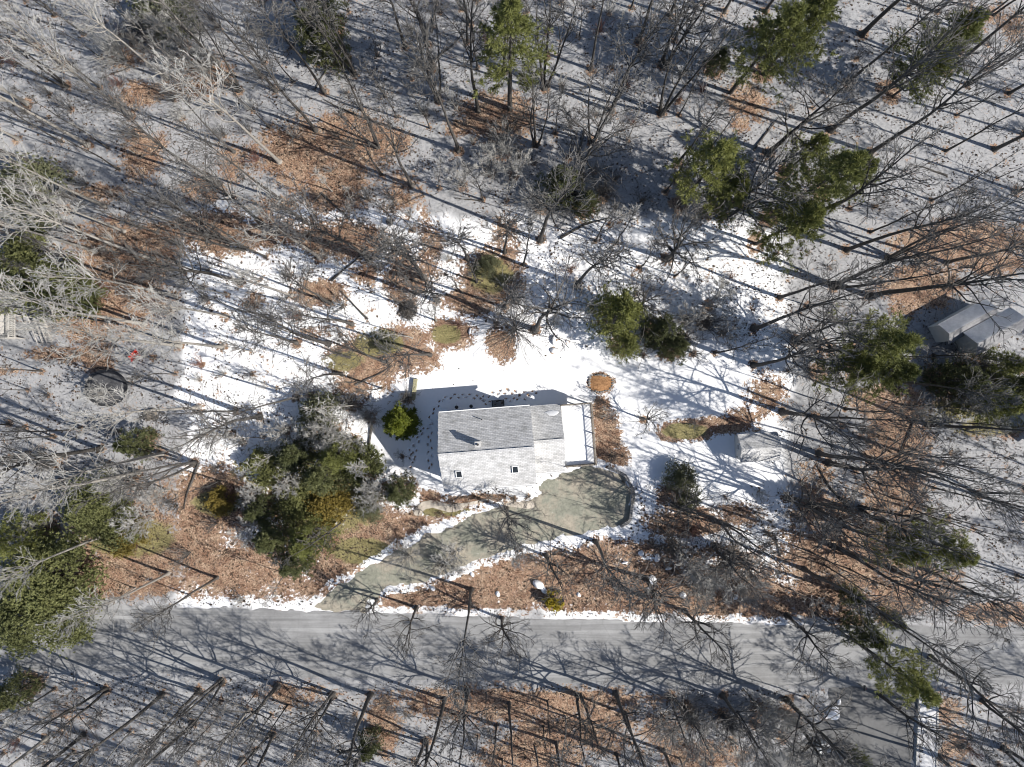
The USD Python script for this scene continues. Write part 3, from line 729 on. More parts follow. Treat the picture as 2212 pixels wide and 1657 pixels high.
def small_gable(parent, w, d, zw, zr, wallm, roofm, over=.2, courses=8, courm=None):
    hd = d / 2 + over
    s = (zr - zw) / (d / 2)
    mb = MB()
    v = []
    for xx in (-w / 2, w / 2):
        v += [[xx, -d / 2, -.2], [xx, d / 2, -.2], [xx, d / 2, zw - .06], [xx, 0, zr - .06], [xx, -d / 2, zw - .06]]
    f = [[0, 1, 2], [0, 2, 4], [4, 2, 3], [5, 7, 6], [5, 9, 7], [9, 8, 7], [0, 5, 6], [0, 6, 1], [1, 6, 7], [1, 7, 2], [0, 4, 9], [0, 9, 5], [2, 7, 8], [2, 8, 3], [3, 8, 9], [3, 9, 4]]
    mb.add(v, f); mb.build('wall', wallm, parent)
    for side in (1, -1):
        ze = zr - s * hd
        q = np.array([[-w / 2 - over, side * hd, ze], [w / 2 + over, side * hd, ze], [w / 2 + over, 0, zr], [-w / 2 - over, 0, zr]])
        m = MB(); m.add(np.vstack([q, q - [0, 0, .1]]), [[0, 1, 2, 3], [7, 6, 5, 4], [0, 4, 5, 1], [1, 5, 6, 2], [2, 6, 7, 3], [3, 7, 4, 0]])
        r = m.build('roof_slope', M['trim'], parent)
        nn = np.array([0, side * s, 1.0]); nn /= np.linalg.norm(nn)
        up = np.array([0, -side * hd, zr - ze]) / courses
        for i in range(courses):
            a = np.array([0, side * hd, ze]) + up * (i - (.1 if i == 0 else 0)); b = np.array([0, side * hd, ze]) + up * min(i + 1.1, courses)
            l, r_ = -w / 2 - over - .03, w / 2 + over + .03
            obj('shingle_course', (np.array([[l, *(a + nn * .035)[1:]], [r_, *(a + nn * .035)[1:]], [r_, *(b + nn * .008)[1:]], [l, *(b + nn * .008)[1:]], [l, *(a + nn * .004)[1:]], [r_, *(a + nn * .004)[1:]]]),
                                   np.array([[0, 1, 2, 3], [4, 5, 1, 0]])), (courm[side < 0] if isinstance(courm, tuple) else courm) or roofm, r)


small_gable(shed, 3.7, 2.5, 2.1, 3.0, M['siding'], M['shingle'], .22, 14)
dr = MB().box((.3, -1.27, .95), (1.3, .05, 1.8)).build('door', M['trim'], shed)
MB().box((.3, -1.30, .95), (.04, .03, 1.7)).build('door_joint', M['dark'], dr)
window(shed, (-1.85, .1, 1.3), .6, .6, 'y', -1)
bin_ = thing('barrel', 'dark round barrel at the lower left corner of the shed', 'barrel', P(1596, 985))
MB().tube([(0, 0, -.05), (0, 0, .3), (0, 0, .8), (0, 0, .95)], (.33, .38, .38, .34), 14).build('drum', M['dark'], bin_)
MB().tube([(0, 0, .95), (0, 0, 1.0)], (.36, .36), 14).build('lid', M['rubber'], bin_)

# ------------------------------------------------------------------ neighbours
ln = thing('neighbor_house', 'pale grey house cut off by the left edge, beside wooden stairs', 'house', (P(-60, 690)[0], P(0, 690)[1], 0), math.radians(-2))
small_gable(ln, 7.4, 3.9, 4.2, 5.6, M['siding'], M['far_roof'], .3, 16, M['shingle'])
window(ln, (3.71, .2, 2.6), .9, 1.2, 'y', 1)
ld = thing('deck', 'small pale railed deck against the house at the left edge', 'deck', P(36, 708), 0)
for k in range(9):
    MB().box((-1.0 + k * .225 + .1, 0, 1.6), (.21, 2.7, .04)).build('floor_board', M['wood_pale'], ld)
for xx in (-.9, .9):
    for yy in (-1.2, 1.2):
        MB().box((xx, yy, .7), (.12, .12, 1.72)).build('support_post', M['wood_pale'], ld)
railing(ld, (-1.0, -1.3), (1.0, -1.3), 1.62, M['wood_pale'], gap=.2)
railing(ld, (.98, -1.2), (.98, 1.3), 1.62, M['wood_pale'], gap=.2)
st = thing('wooden_stairs', 'pale wooden stairs with many treads right of the left house deck', 'stairs', P(103, 712), 0)
for k in range(12):
    MB().box((0, 1.1 - k * .24, 1.55 - k * .135), (1.0, .2, .045)).build('tread', M['wood_pale'], st)
for sx in (-.52, .52):
    MB().bar((sx, 1.2, 1.5), (sx, -1.65, -.1), .05, .2).build('stringer', M['wood_pale'], st)
    MB().bar((sx, 1.2, 2.4), (sx, -1.65, .8), .07).build('handrail', M['wood_pale'], st)
    for k in range(4):
        MB().box((sx, 1.15 - k * .9, 1.4 - k * .5 + .3), (.07, .07, 1.1)).build('post', M['wood_pale'], st)

A, B = P(2104, 743, 3.5), P(2190, 696, 3.5)
ang = math.atan2(B[1] - A[1], B[0] - A[0])
rn = thing('neighbor_house', 'long grey house with light and blue roof slopes at right edge', 'house', (*((P(2106, 738, 3.6) + P(2206, 692, 3.6)) / 2)[:2], 0), ang)
small_gable(rn, 5.0, 2.2, 3.1, 4.1, M['siding'], M['far_roof'], .25, 10, (M['grey_snow'], M['far_roof']))
rn2 = thing('neighbor_garage', 'grey long roofed garage above the right edge house, across a dark gap', 'garage', (*((P(2045, 722, 3) + P(2152, 664, 3)) / 2)[:2], 0), ang)
small_gable(rn2, 5.2, 1.9, 2.5, 3.3, M['siding'], M['far_roof'], .2, 8, (M['grey_snow'], M['far_roof']))
rn3 = thing('neighbor_garage', 'pale roof corner cut off by the right edge below the long houses', 'garage', (*P(2262, 905, 0)[:2], 0), math.radians(38))
small_gable(rn3, 4.4, 4.0, 2.6, 4.0, M['siding'], M['far_roof'], .3, 12, M['grey_snow'])

# red wheelbarrow
wb = thing('wheelbarrow', 'red wheelbarrow standing on snow above the round trampoline', 'wheelbarrow', P(297, 769), math.radians(38), 1.1)
tv = np.array([[-.55, -.32, .62], [.55, -.38, .70], [.55, .38, .70], [-.55, .32, .62], [-.32, -.2, .34], [.22, -.22, .34], [.22, .22, .34], [-.32, .2, .34]])
tf = [[4, 5, 6, 7], [0, 4, 7, 3], [1, 2, 6, 5], [0, 1, 5, 4], [3, 7, 6, 2]]
inn = tv * [.95, .93, 1] + [0, 0, .03]
mb = MB(); mb.add(tv, [q[::-1] for q in tf]); mb.add(inn, tf); mb.add(np.vstack([tv[:4], inn[:4]]), [[0, 1, 5, 4], [1, 2, 6, 5], [2, 3, 7, 6], [3, 0, 4, 7]])
mb.build('tray', M['red'], wb)
for sy in (-.22, .22):
    MB().tube([(.75, sy * .25, .2), (.2, sy, .32), (-.5, sy * 1.1, .45), (-1.0, sy * 1.25, .62)], .025, 6).build('handle', M['dark'], wb)
    MB().tube([(-.35, sy, .40), (-.42, sy, .0), (-.2, sy, .34)], .02, 5).build('leg', M['dark'], wb)
wh = trimesh.creation.torus(.17, .055, 16, 8); wh.apply_transform(trimesh.transformations.rotation_matrix(PI / 2, (1, 0, 0))); wh.apply_translation((.78, 0, .21))
w_ = obj('wheel', wh, M['rubber'], wb, smooth=True)
hb = trimesh.creation.cylinder(.11, .06, sections=12); hb.apply_transform(trimesh.transformations.rotation_matrix(PI / 2, (1, 0, 0))); hb.apply_translation((.78, 0, .21))
obj('rim', hb, M['steel'], w_)

# trampoline
tp = thing('trampoline', 'round black trampoline under a small bare tree in the left yard', 'trampoline', P(240, 838), 0, (1.0, .86, 1))
R0 = 2.25
m = trimesh.creation.cylinder(R0 - .32, .02, sections=40); m.apply_translation((0, 0, .86)); obj('mat', m, M['mat_black'], tp)
ring = trimesh.creation.annulus(R0 - .30, R0 + .05, .05, sections=40); ring.apply_translation((0, 0, .89)); obj('safety_pad', ring, M['dark'], tp)
tor = trimesh.creation.torus(R0, .035, 40, 8); tor.apply_translation((0, 0, .84)); obj('frame', tor, M['steel'], tp, smooth=True)
for k in range(6):
    a = k / 6 * 2 * PI + .3
    d = np.array([math.cos(a), math.sin(a), 0]); e = np.array([-d[1], d[0], 0])
    MB().tube([d * R0 + e * .45 + [0, 0, .83], d * R0 + e * .45 + [0, 0, .02], d * R0 - e * .45 + [0, 0, .02], d * R0 - e * .45 + [0, 0, .83]], .025, 6).build('leg', M['steel'], tp)

# stacked pallet
pa = thing('pallet_stack', 'dark slatted wooden pallets stacked on snow below the trampoline', 'pallets', P(328, 896), math.radians(14))
for lv in range(3):
    z0 = .02 + lv * .15
    for k in range(7):
        MB().box((0, -.52 + k * .173, z0 + .125), (1.2, .11, .022)).build('slat', M['wood'], pa)
    for k in range(3):
        MB().box((-.55 + k * .55, 0, z0 + .06), (.09, 1.14, .1)).build('runner', M['wood'], pa)

# pale utility box beside the lower right driveway
ub = thing('utility_box', 'pale square utility box at lower edge beside the dark driveway', 'utility box', P(1775, 1608), math.radians(3))
MB().box((0, 0, .35), (1.05, .9, .8)).build('case', M['box_paint'], ub)
MB().box((0, -.03, .78), (1.15, 1.02, .06)).build('lid', M['box_paint'], ub)
MB().box((0, -.04, .12), (1.3, 1.2, .16)).build('pad', M['concrete'], ub)
for dy in (-.2, .2):
    MB().box((.585, dy, .76), (.03, .1, .05)).build('hinge', M['dark'], ub)

# mailbox at the road's far side
mbx = thing('mailbox', 'dark mailbox on a post by the road under the roadside pine', 'mailbox', P(1856, 1478, .0), 0)
MB().box((0, 0, .5), (.1, .1, 1.1)).build('post', M['wood'], mbx)
mm = trimesh.creation.cylinder(.13, .5, sections=14); mm.apply_transform(trimesh.transformations.rotation_matrix(PI / 2, (1, 0, 0))); mm.apply_translation((0, .1, 1.16)); obj('box', mm, M['dark'], mbx)
MB().box((.15, .05, 1.22), (.012, .05, .2)).build('flag', M['red'], mbx)

# ------------------------------------------------------------------ vegetation builders
def perp(d, r):
    """A random unit vector square to each d (n, 3)."""
    q = r.normal(size=d.shape)
    q -= d * (q * d).sum(-1, keepdims=True)
    return q / np.maximum(np.linalg.norm(q, axis=-1, keepdims=True), 1e-9)


def grow(r, start, d, L, k, wob, lift):
    """Curved branches (n, k, 3) from start (n, 3) along d (n, 3), of length L (n,), bending up by lift."""
    n = len(start)
    pts = np.empty((n, k, 3)); pts[:, 0] = start
    cur = d.copy()
    for i in range(1, k):
        pts[:, i] = pts[:, i - 1] + cur * (L / (k - 1))[:, None]
        cur = cur + r.normal(0, wob, cur.shape) + np.array([0, 0, lift])
        cur /= np.linalg.norm(cur, axis=1, keepdims=True)
    return pts


def children(r, pts, rad, m, tmin, spread, lf, lj, Lpar):
    """m side branches on every parent: (start, direction, length, radius)."""
    n, k, _ = pts.shape
    t = r.uniform(tmin, 1.0, (n, m)) * (k - 1)
    i = np.minimum(t.astype(int), k - 2); w = (t - i)[..., None]
    rows = np.arange(n)[:, None]
    s = pts[rows, i] * (1 - w) + pts[rows, i + 1] * w
    ax = pts[rows, i + 1] - pts[rows, i]; ax /= np.maximum(np.linalg.norm(ax, axis=-1, keepdims=True), 1e-9)
    q = perp(ax.reshape(-1, 3), r).reshape(ax.shape)
    a = r.normal(spread, .18, (n, m, 1))
    d = ax * np.cos(a) + q * np.sin(a)
    L = (Lpar[:, None] * lf * (1.15 - .65 * t / (k - 1)) * r.uniform(1 - lj, 1 + lj, (n, m)))
    rr = rad[rows, i] * (1 - w[..., 0]) + rad[rows, i + 1] * w[..., 0]
    return s.reshape(-1, 3), d.reshape(-1, 3), L.ravel(), rr.ravel()


def bare_tree(name, seed, H, base, trunk_r, limbs, subs, twigs, spread, reach, wob=.05, forks=1, sweep=.12, bark='bark', twig='twig', tw=.013, limb_up=.10, extra=0):
    """Bare broadleaf tree: trunk(s) and limbs in one part, branches and twigs in the crown."""
    r = np.random.default_rng(seed)
    p = proto(name)
    tr, cr = MB(), MB()
    S, D, L, R = [], [], [], []
    for fk in range(forks):
        a = fk / forks * 2 * PI + r.uniform(0, 1)
        lean = 0 if forks == 1 else r.uniform(.10, .2)
        d = np.array([[math.cos(a) * lean, math.sin(a) * lean, 1.0]]); d /= np.linalg.norm(d)
        k = 10
        hh = H * (1 if fk == 0 else r.uniform(.8, .95))
        st = np.array([[0, 0, -.25]]) if forks == 1 else np.array([[.12 * math.cos(a), .12 * math.sin(a), -.25]])
        pts = grow(r, st, d, np.array([hh]), k, wob * .6, .02)
        rad = trunk_r * (1 - .93 * np.linspace(0, 1, k) ** .85)[None] * (1 if forks == 1 else .75)
        dv = pts[0, 1] - pts[0, 0]; dv /= np.linalg.norm(dv)
        foot = pts[0, 0] + dv * np.array([0, .25, .42, .75, 1.3])[:, None]
        tr.add(*tubes(np.concatenate([foot, pts[0, 1:]])[None], np.maximum(np.concatenate([rad[0, 0] * np.array([2.3, 1.75, 1.35, 1.12, 1.0]), rad[0, 1:]]), .012)[None], 8))
        n = limbs // forks
        t = np.sort(r.uniform(base, .985, n)) * (k - 1)
        i = np.minimum(t.astype(int), k - 2); w = (t - i)[:, None]
        s = pts[0, i] * (1 - w) + pts[0, i + 1] * w
        az = np.arange(n) * 2.39996 + r.normal(0, .4, n)
        up = np.clip(r.normal(spread, .15, n), .25, 1.5)
        dd = np.c_[np.cos(az) * np.sin(up), np.sin(az) * np.sin(up), np.cos(up)]
        tt = (t / (k - 1) - base) / (1 - base)
        prof = reach * (.35 + .65 * np.sin(PI * np.clip(tt * .75 + .22, 0, 1))) * r.uniform(.7, 1.15, n) * (1.05 - .55 * tt)
        S.append(s); D.append(dd); L.append(prof); R.append(np.interp(t, np.arange(k), rad[0]) * .58)
    S, D, L, R = map(np.concatenate, (S, D, L, R))
    k1 = 6
    p1 = grow(r, S, D, L, k1, .10 + wob, limb_up)
    r1 = np.maximum(R[:, None] * 1.15 * (1 - .78 * np.linspace(0, 1, k1))[None], tw * 1.3)
    tr.add(*tubes(p1, r1, 4))
    s, d, l, rr = children(r, p1, r1, subs, .22, .72, .46, .4, L)
    k2 = 5
    p2 = grow(r, s, d, l, k2, .16, .06)
    r2 = np.maximum(np.minimum(rr * .7, .07)[:, None] * (1 - .75 * np.linspace(0, 1, k2))[None], tw)
    cr.add(*tubes(p2, r2, 3))
    s, d, l, rr = children(r, p2, r2, twigs, .2, .65, .55, .45, l)
    p3 = grow(r, s, d, np.maximum(l, .35), 4, .20, .06)
    r3 = np.full((len(s), 4), tw) * np.array([1, .9, .75, .5])
    cr.add(*tubes(p3, r3, 3))
    if extra:
        s, d, l, rr = children(r, p3, r3, extra, .3, .6, .6, .4, np.maximum(l, .35))
        p4 = grow(r, s, d, np.maximum(l, .25), 3, .2, .05)
        cr.add(*tubes(p4, np.full((len(s), 3), tw) * np.array([.85, .7, .45]), 3))
    path = str(p.GetPath())
    obj('trunk', tr.get(), M[bark], path, smooth=60)
    obj('crown', cr.get(), M[twig], path)
    return path


def shrub(name, seed, H, spreadr, stems, subs, twigs, twig='twig', tw=.010, lift=.02, arch=0.0):
    """Many stems from one foot."""
    r = np.random.default_rng(seed)
    p = proto(name)
    az = r.uniform(0, 2 * PI, stems); t = np.abs(r.normal(0, .5, stems)).clip(0, 1.0) * spreadr
    d = np.c_[np.cos(az) * np.sin(t), np.sin(az) * np.sin(t), np.cos(t)]
    s = np.c_[.12 * np.cos(az) * r.uniform(0, 1, stems), .12 * np.sin(az) * r.uniform(0, 1, stems), np.full(stems, -.12)]
    L = H * r.uniform(.65, 1.15, stems)
    p1 = grow(r, s, d, L, 6, .09, lift - arch)
    r1 = np.maximum(.010 * H ** .6 * (1 - .7 * np.linspace(0, 1, 6)), tw)[None] * np.ones((stems, 1))
    st = MB().add(*tubes(p1, r1 * 1.3, 4))
    s, d, l, rr = children(r, p1, r1, subs, .25, .45, .42, .4, L)
    p2 = grow(r, s, d, l, 4, .15, lift - arch * .7)
    cr = MB().add(*tubes(p2, np.full((len(s), 4), tw) * np.array([1, .9, .75, .5]), 3))
    if twigs:
        s, d, l, rr = children(r, p2, np.full((len(s), 4), tw), twigs, .25, .5, .5, .4, l)
        p3 = grow(r, s, d, np.maximum(l, .2), 3, .2, lift)
        cr.add(*tubes(p3, np.full((len(s), 3), tw) * np.array([.85, .7, .45]), 3))
    path = str(p.GetPath())
    obj('stems', st.get(), M[twig], path)
    tag(obj('twigs', cr.get(), M[twig], path), kind='stuff')
    return path


def blades(r, c, d, n, length, width, fan):
    """n pointed blades at every point c (m, 3), fanned about d (m, 3)."""
    m = len(c)
    C = np.repeat(c, n, 0); Dd = np.repeat(d, n, 0)
    q = perp(Dd, r)
    a = r.uniform(.15, fan, (m * n, 1))
    e = Dd * np.cos(a) + q * np.sin(a)
    s = perp(e, r) * width / 2 * r.uniform(.7, 1.3, (m * n, 1))
    tip = C + e * (length * r.uniform(.6, 1.25, (m * n, 1)))
    mid = C + (tip - C) * .45
    v = np.stack([C, mid + s, tip, mid - s], 1).reshape(-1, 3)
    i = np.arange(m * n)[:, None] * 4
    f = np.concatenate([i + [0, 1, 2], i + [0, 2, 3]])
    return v, f


def pine(name, seed, H, reach, base=.3, whorls=16, per=6, tufts=7, nb=12, bl=.42, bw=.055, needle='needle', shape=.75, droop=.02, trunk_r=None, fan=1.25, irregular=.3):
    r = np.random.default_rng(seed)
    p = proto(name)
    k = 9
    pts = grow(r, np.array([[0, 0, -.25]]), np.array([[0, 0, 1.0]]), np.array([H]), k, .018, .02)
    tr0 = trunk_r or H * .0135
    rad = tr0 * (1 - .94 * np.linspace(0, 1, k))[None]
    tr = MB().add(*tubes(pts, rad, 8))
    S, D, L = [], [], []
    for w in range(whorls):
        t = base + (1 - base) * (w + r.uniform(-.2, .2)) / (whorls - .5)
        t = min(max(t, base), .99)
        q = t * (k - 1); i = min(int(q), k - 2)
        s = pts[0, i] * (1 - q + i) + pts[0, i + 1] * (q - i)
        tt = (t - base) / (1 - base)
        ln = reach * (1 - tt) ** shape * (.55 + .45 * min(1, tt * 5 + .25))
        n = per if tt < .8 else max(3, per - 2)
        for j in range(n):
            az = j / n * 2 * PI + w * 1.1 + r.normal(0, .25)
            el = .1 + .75 * tt + r.normal(0, .1)
            S.append(s); D.append([math.cos(az) * math.cos(el), math.sin(az) * math.cos(el), math.sin(el)])
            L.append(max(ln * r.uniform(1 - irregular, 1 + irregular * .6), .35))
    S, D, L = np.array(S), np.array(D), np.array(L)
    p1 = grow(r, S, D, L, 5, .06, -droop + .03)
    r1 = np.maximum(.012 * L[:, None] * (1 - .8 * np.linspace(0, 1, 5))[None], .012)
    tr.add(*tubes(p1, r1, 4))
    s, d, l, _ = children(r, p1, r1, tufts, .22, .8, .38, .35, L)
    d[:, 2] *= .45; d /= np.linalg.norm(d, axis=1, keepdims=True)
    p2 = grow(r, s, d, np.maximum(l, .3), 4, .08, .04)
    c = np.concatenate([p2[:, 1], p2[:, 2], p2[:, 3], p1[:, -1], p1[:, -2]])
    dd = np.concatenate([p2[:, 2] - p2[:, 1], p2[:, 3] - p2[:, 2], p2[:, 3] - p2[:, 2], p1[:, -1] - p1[:, -2], p1[:, -2] - p1[:, -3]])
    dd /= np.maximum(np.linalg.norm(dd, axis=1, keepdims=True), 1e-9)
    c = c + r.normal(0, .06, c.shape)
    nd = MB().add(*blades(r, c, dd, nb, bl, bw, fan))
    path = str(p.GetPath())
    obj('trunk', tr.get(), M['bark'], path, smooth=60)
    obj('crown', nd.get(), M[needle], path)
    return path


def leafy(name, seed, H, rx, stems, clumps, nl, size, leaf, flat=.7):
    """Broad evergreen thicket: stems carrying uneven clumps of leaf blades."""
    r = np.random.default_rng(seed)
    p = proto(name)
    az = r.uniform(0, 2 * PI, stems); rr = rx * .85 * np.sqrt(r.uniform(0, 1, stems))
    top = np.c_[rr * np.cos(az), rr * np.sin(az), H * (1 - flat * (rr / rx) ** 2) * r.uniform(.6, 1.0, stems)]
    s = np.c_[top[:, 0] * .25, top[:, 1] * .25, np.full(stems, -.1)]
    tt = np.linspace(0, 1, 5)[None, :, None]
    p1 = s[:, None] * (1 - tt) + top[:, None] * tt + r.normal(0, .08, (stems, 5, 3)) * tt
    tr = MB().add(*tubes(p1, np.full((stems, 5), .05) * np.array([1.2, 1, .8, .5, .25]), 4))
    c = top[r.integers(0, stems, clumps)] + r.normal(0, 1, (clumps, 3)) * np.array([rx * .13, rx * .13, H * .10])
    c[:, 2] = np.maximum(c[:, 2], .15)
    d = c - np.array([0, 0, H * .15]); d += r.normal(0, .6, d.shape) * np.linalg.norm(d, axis=1, keepdims=True); d /= np.linalg.norm(d, axis=1, keepdims=True)
    lf = MB().add(*blades(r, c, d, nl, size, size * .38, 1.5))
    path = str(p.GetPath())
    obj('stems', tr.get(), M['bark'], path)
    obj('leaves', lf.get(), M[leaf], path)
    return path


TALL = [bare_tree(f'tall_tree_kind_{"abcde"[i]}', 100 + i, h, b, tr_, 22, 6, 3, sp, rc * 1.1, forks=fk, bark=bk, tw=.021, twig='twig_pale' if bk == 'bark_pale' else 'twig')
        for i, (h, b, tr_, sp, rc, fk, bk) in enumerate([(25, .45, .23, .48, 5.4, 1, 'bark'), (23, .55, .19, .55, 4.6, 1, 'bark'), (26, .40, .27, .62, 6.0, 1, 'bark'), (23, .30, .23, .45, 5.2, 3, 'bark'), (24, .45, .21, .6, 5.2, 1, 'bark_pale')])]
OAK = [bare_tree(f'oak_kind_{"abc"[i]}', 200 + i, h, .28, tr_, 20, 7, 5, .95, rc, wob=.10, forks=fk, tw=.022, limb_up=.06) for i, (h, tr_, rc, fk) in enumerate([(17, .30, 6.8, 1), (18, .32, 6.2, 2), (15, .26, 6.0, 1)])]
SLIM = [bare_tree(f'slim_tree_kind_{"abcd"[i]}', 300 + i, h, .3, tr_, 15, 4, 2, .5, rc, wob=.06, tw=.018, bark=bk, twig=tg) for i, (h, tr_, rc, bk, tg) in enumerate([(16, .10, 2.4, 'bark', 'twig'), (13, .08, 2.0, 'bark_pale', 'twig_pale'), (17, .11, 2.7, 'bark', 'twig'), (12, .075, 1.9, 'bark', 'twig')])]
ROUND = [bare_tree(f'round_tree_kind_{"ab"[i]}', 400 + i, h, .12, .12, 24, 7, 5, .85, rc, wob=.08, forks=3, tw=.019, bark='bark_pale', twig='twig_pale', extra=0) for i, (h, rc) in enumerate([(7.5, 3.6), (6.5, 3.2)])]
SHRUB = [shrub('shrub_kind_a', 500, 2.4, 1.0, 20, 4, 2, tw=.013), shrub('shrub_kind_b', 501, 1.8, 1.2, 18, 4, 2, twig='twig_pale', tw=.013), shrub('shrub_kind_c', 502, 3.0, .8, 16, 5, 2, tw=.013), shrub('shrub_kind_d', 503, 1.6, 1.2, 20, 4, 2, twig='twig_red', tw=.013)]
FAN = shrub('fan_shrub_kind', 510, 6.5, 1.35, 70, 6, 2, twig='twig', tw=.016, lift=.05, arch=.07)
THICKET = [shrub('thicket_kind_a', 520, 4.2, 1.15, 46, 7, 3, twig='twig_pale', tw=.015), shrub('thicket_kind_b', 521, 3.6, 1.2, 46, 7, 3, twig='twig', tw=.015)]
PINE = [pine('pine_kind_a', 600, 21, 4.2, base=.42, whorls=15, per=5, tufts=7, nb=10), pine('pine_kind_b', 601, 18, 4.0, base=.40, whorls=13, per=5, tufts=7, nb=10, irregular=.5), pine('pine_kind_c', 602, 15, 3.7, base=.3, whorls=13, per=5, tufts=7, nb=10, irregular=.5)]
HEMLOCK = [pine('hemlock_kind_a', 610, 11, 3.6, base=.1, whorls=15, per=6, tufts=9, nb=7, bl=.30, bw=.06, needle='needle', shape=.8, droop=.05), pine('hemlock_kind_b', 611, 8, 3.0, base=.08, whorls=12, per=6, tufts=9, nb=7, bl=.30, bw=.06, needle='needle_dark', shape=.8, droop=.05)]
CEDAR = pine('cedar_kind', 620, 6.5, 2.0, base=.05, whorls=20, per=8, tufts=8, nb=9, bl=.30, bw=.07, needle='needle_bright', shape=.7, droop=-.05, fan=.9)
LEAFY = [leafy('evergreen_bush_kind_a', 700, 5.5, 4.2, 60, 3600, 12, .22, 'leafy'), leafy('evergreen_bush_kind_b', 701, 3.2, 2.6, 40, 2000, 12, .20, 'leafy'), leafy('evergreen_bush_kind_c', 702, 3.0, 2.8, 40, 2000, 12, .2, 'leafy_gold'), leafy('evergreen_bush_kind_d', 703, 4.0, 3.0, 44, 1800, 12, .2, 'grey_green')]
YELLOW = leafy('yellow_bush_kind', 710, 1.6, 1.1, 26, 420, 8, .24, 'yellow')

# ------------------------------------------------------------------ where they stand
PLACED = []          # every plant, boulder and branch: dict with plan position, words for its label
LANDMARKS = [('the roof chimney', 1030, 960), ('the round leaf bed', 1297, 828), ('the shed', 1640, 968), ('the trampoline', 240, 838), ('the red wheelbarrow', 297, 769),
             ('the driveway mouth', 740, 1300), ('the snowy deck', 1250, 940), ('the log bench', 896, 841), ('the wooden stairs', 103, 712), ('the long roofs', 2150, 712),
             ('the utility box', 1775, 1608), ('the mailbox', 1856, 1478), ('the top left corner', 0, 0), ('the top right corner', 2212, 0), ('the bottom left corner', 0, 1657),
             ('the bottom right corner', 2212, 1657), ('the top edge middle', 1106, 0), ('the bottom edge middle', 1106, 1657), ('the pallet stack', 328, 896), ('the retaining wall', 1364, 1080)]
ORD = ['nearest', 'second nearest', 'third nearest', 'fourth nearest', 'fifth nearest', 'sixth nearest', 'seventh nearest', 'eighth nearest', 'ninth nearest', 'tenth nearest', 'eleventh nearest', 'twelfth nearest',
       'thirteenth nearest', 'fourteenth nearest', 'fifteenth nearest', 'sixteenth nearest', 'seventeenth nearest', 'eighteenth nearest', 'nineteenth nearest', 'twentieth nearest'] + [f'{n}th nearest' for n in range(21, 60)]


def put(u, v, name, ref, words, cat, group, scale=1.0, rz=None, r_clear=0.0, label=None, sink=0.0):
    PLACED.append(dict(u=u, v=v, name=name, ref=ref, words=words, cat=cat, group=group, scale=scale, rz=rng.uniform(0, 2 * PI) if rz is None else rz, rc=r_clear, label=label, sink=sink))


def crown_at(u, v, zc):
    """Foot (u, v) of a plant whose crown at height zc shows at (u, v)."""
    k = 1 - zc / CAM_H
    return 1106 + (u - 1106) * k, 828.5 + (v - 828.5) * k


def ever(u, v, ref, zc, name, words, scale=1.0, label=None, cat='tree', group=None):
    a, b = crown_at(u, v, zc * (scale if np.isscalar(scale) else scale[2]))
    put(a, b, name, ref, words, cat, group, scale, r_clear=1.2, label=label)


G_P, G_H, G_B = 'pines in the woods', 'dark conifers in the woods', 'evergreen bushes'
# crown position seen in the picture, kind, height of the crown's middle, size
ever(1100, 85, PINE[0], 15, 'pine_tree', 'tall green pine', 1.0, 'tall green pine at the middle of the top edge, dark bare trunk below', group=G_P)
ever(1672, 75, PINE[1], 13, 'pine_tree', 'green pine', .95, group=G_P)
ever(1755, 30, PINE[2], 11, 'pine_tree', 'green pine', 1.1, group=G_P)
ever(672, 70, HEMLOCK[1], 4, 'conifer_tree', 'dark conifer', .95, group=G_H)
ever(712, 95, HEMLOCK[1], 4, 'conifer_tree', 'dark conifer', .85, group=G_H)
ever(700, 20, HEMLOCK[1], 4, 'conifer_tree', 'dark conifer', .85, group=G_H)
ever(1556, 128, HEMLOCK[1], 4, 'conifer_tree', 'small dark conifer', .55, group=G_H)
ever(2065, 75, PINE[2], 11, 'pine_tree', 'green pine', 1.05, group=G_P)
ever(2005, 150, PINE[2], 9, 'pine_tree', 'green pine', .7, group=G_P)
ever(1530, 375, PINE[1], 11, 'pine_tree', 'green pine', 1.0, group=G_P)
ever(1580, 420, PINE[2], 9, 'pine_tree', 'green pine', .8, group=G_P)
ever(1780, 395, PINE[0], 14, 'pine_tree', 'green pine', .95, group=G_P)
ever(1715, 480, PINE[2], 10, 'pine_tree', 'green pine', 1.0, group=G_P)
ever(1850, 370, PINE[2], 10, 'pine_tree', 'green pine', .75, group=G_P)
ever(1755, 325, PINE[2], 10, 'pine_tree', 'green pine', .7, group=G_P)
ever(345, 10, LEAFY[3], 3, 'evergreen_bush', 'grey green bush', 1.1, cat='bush', group=G_B)
ever(45, 410, LEAFY[3], 3, 'evergreen_bush', 'grey green bush', 1.3, cat='bush', group=G_B)
ever(20, 600, LEAFY[0], 4, 'evergreen_bush', 'leafy evergreen bush', .9, cat='bush', group=G_B)
ever(110, 625, LEAFY[0], 4, 'evergreen_bush', 'leafy evergreen bush', .85, cat='bush', group=G_B)
ever(170, 640, LEAFY[1], 2.4, 'evergreen_bush', 'leafy evergreen bush', .9, cat='bush', group=G_B)
ever(40, 540, LEAFY[1], 3, 'evergreen_bush', 'leafy evergreen bush', 1.0, cat='bush', group=G_B)
ever(190, 1095, LEAFY[0], 4, 'evergreen_bush', 'leafy evergreen bush', .85, cat='bush', group=G_B)
ever(245, 1140, LEAFY[1], 2.2, 'evergreen_bush', 'leafy evergreen bush', 1.0, cat='bush', group=G_B)
ever(270, 1160, LEAFY[2], 1.8, 'golden_bush', 'golden leaved bush', .8, cat='bush', group='golden bushes')
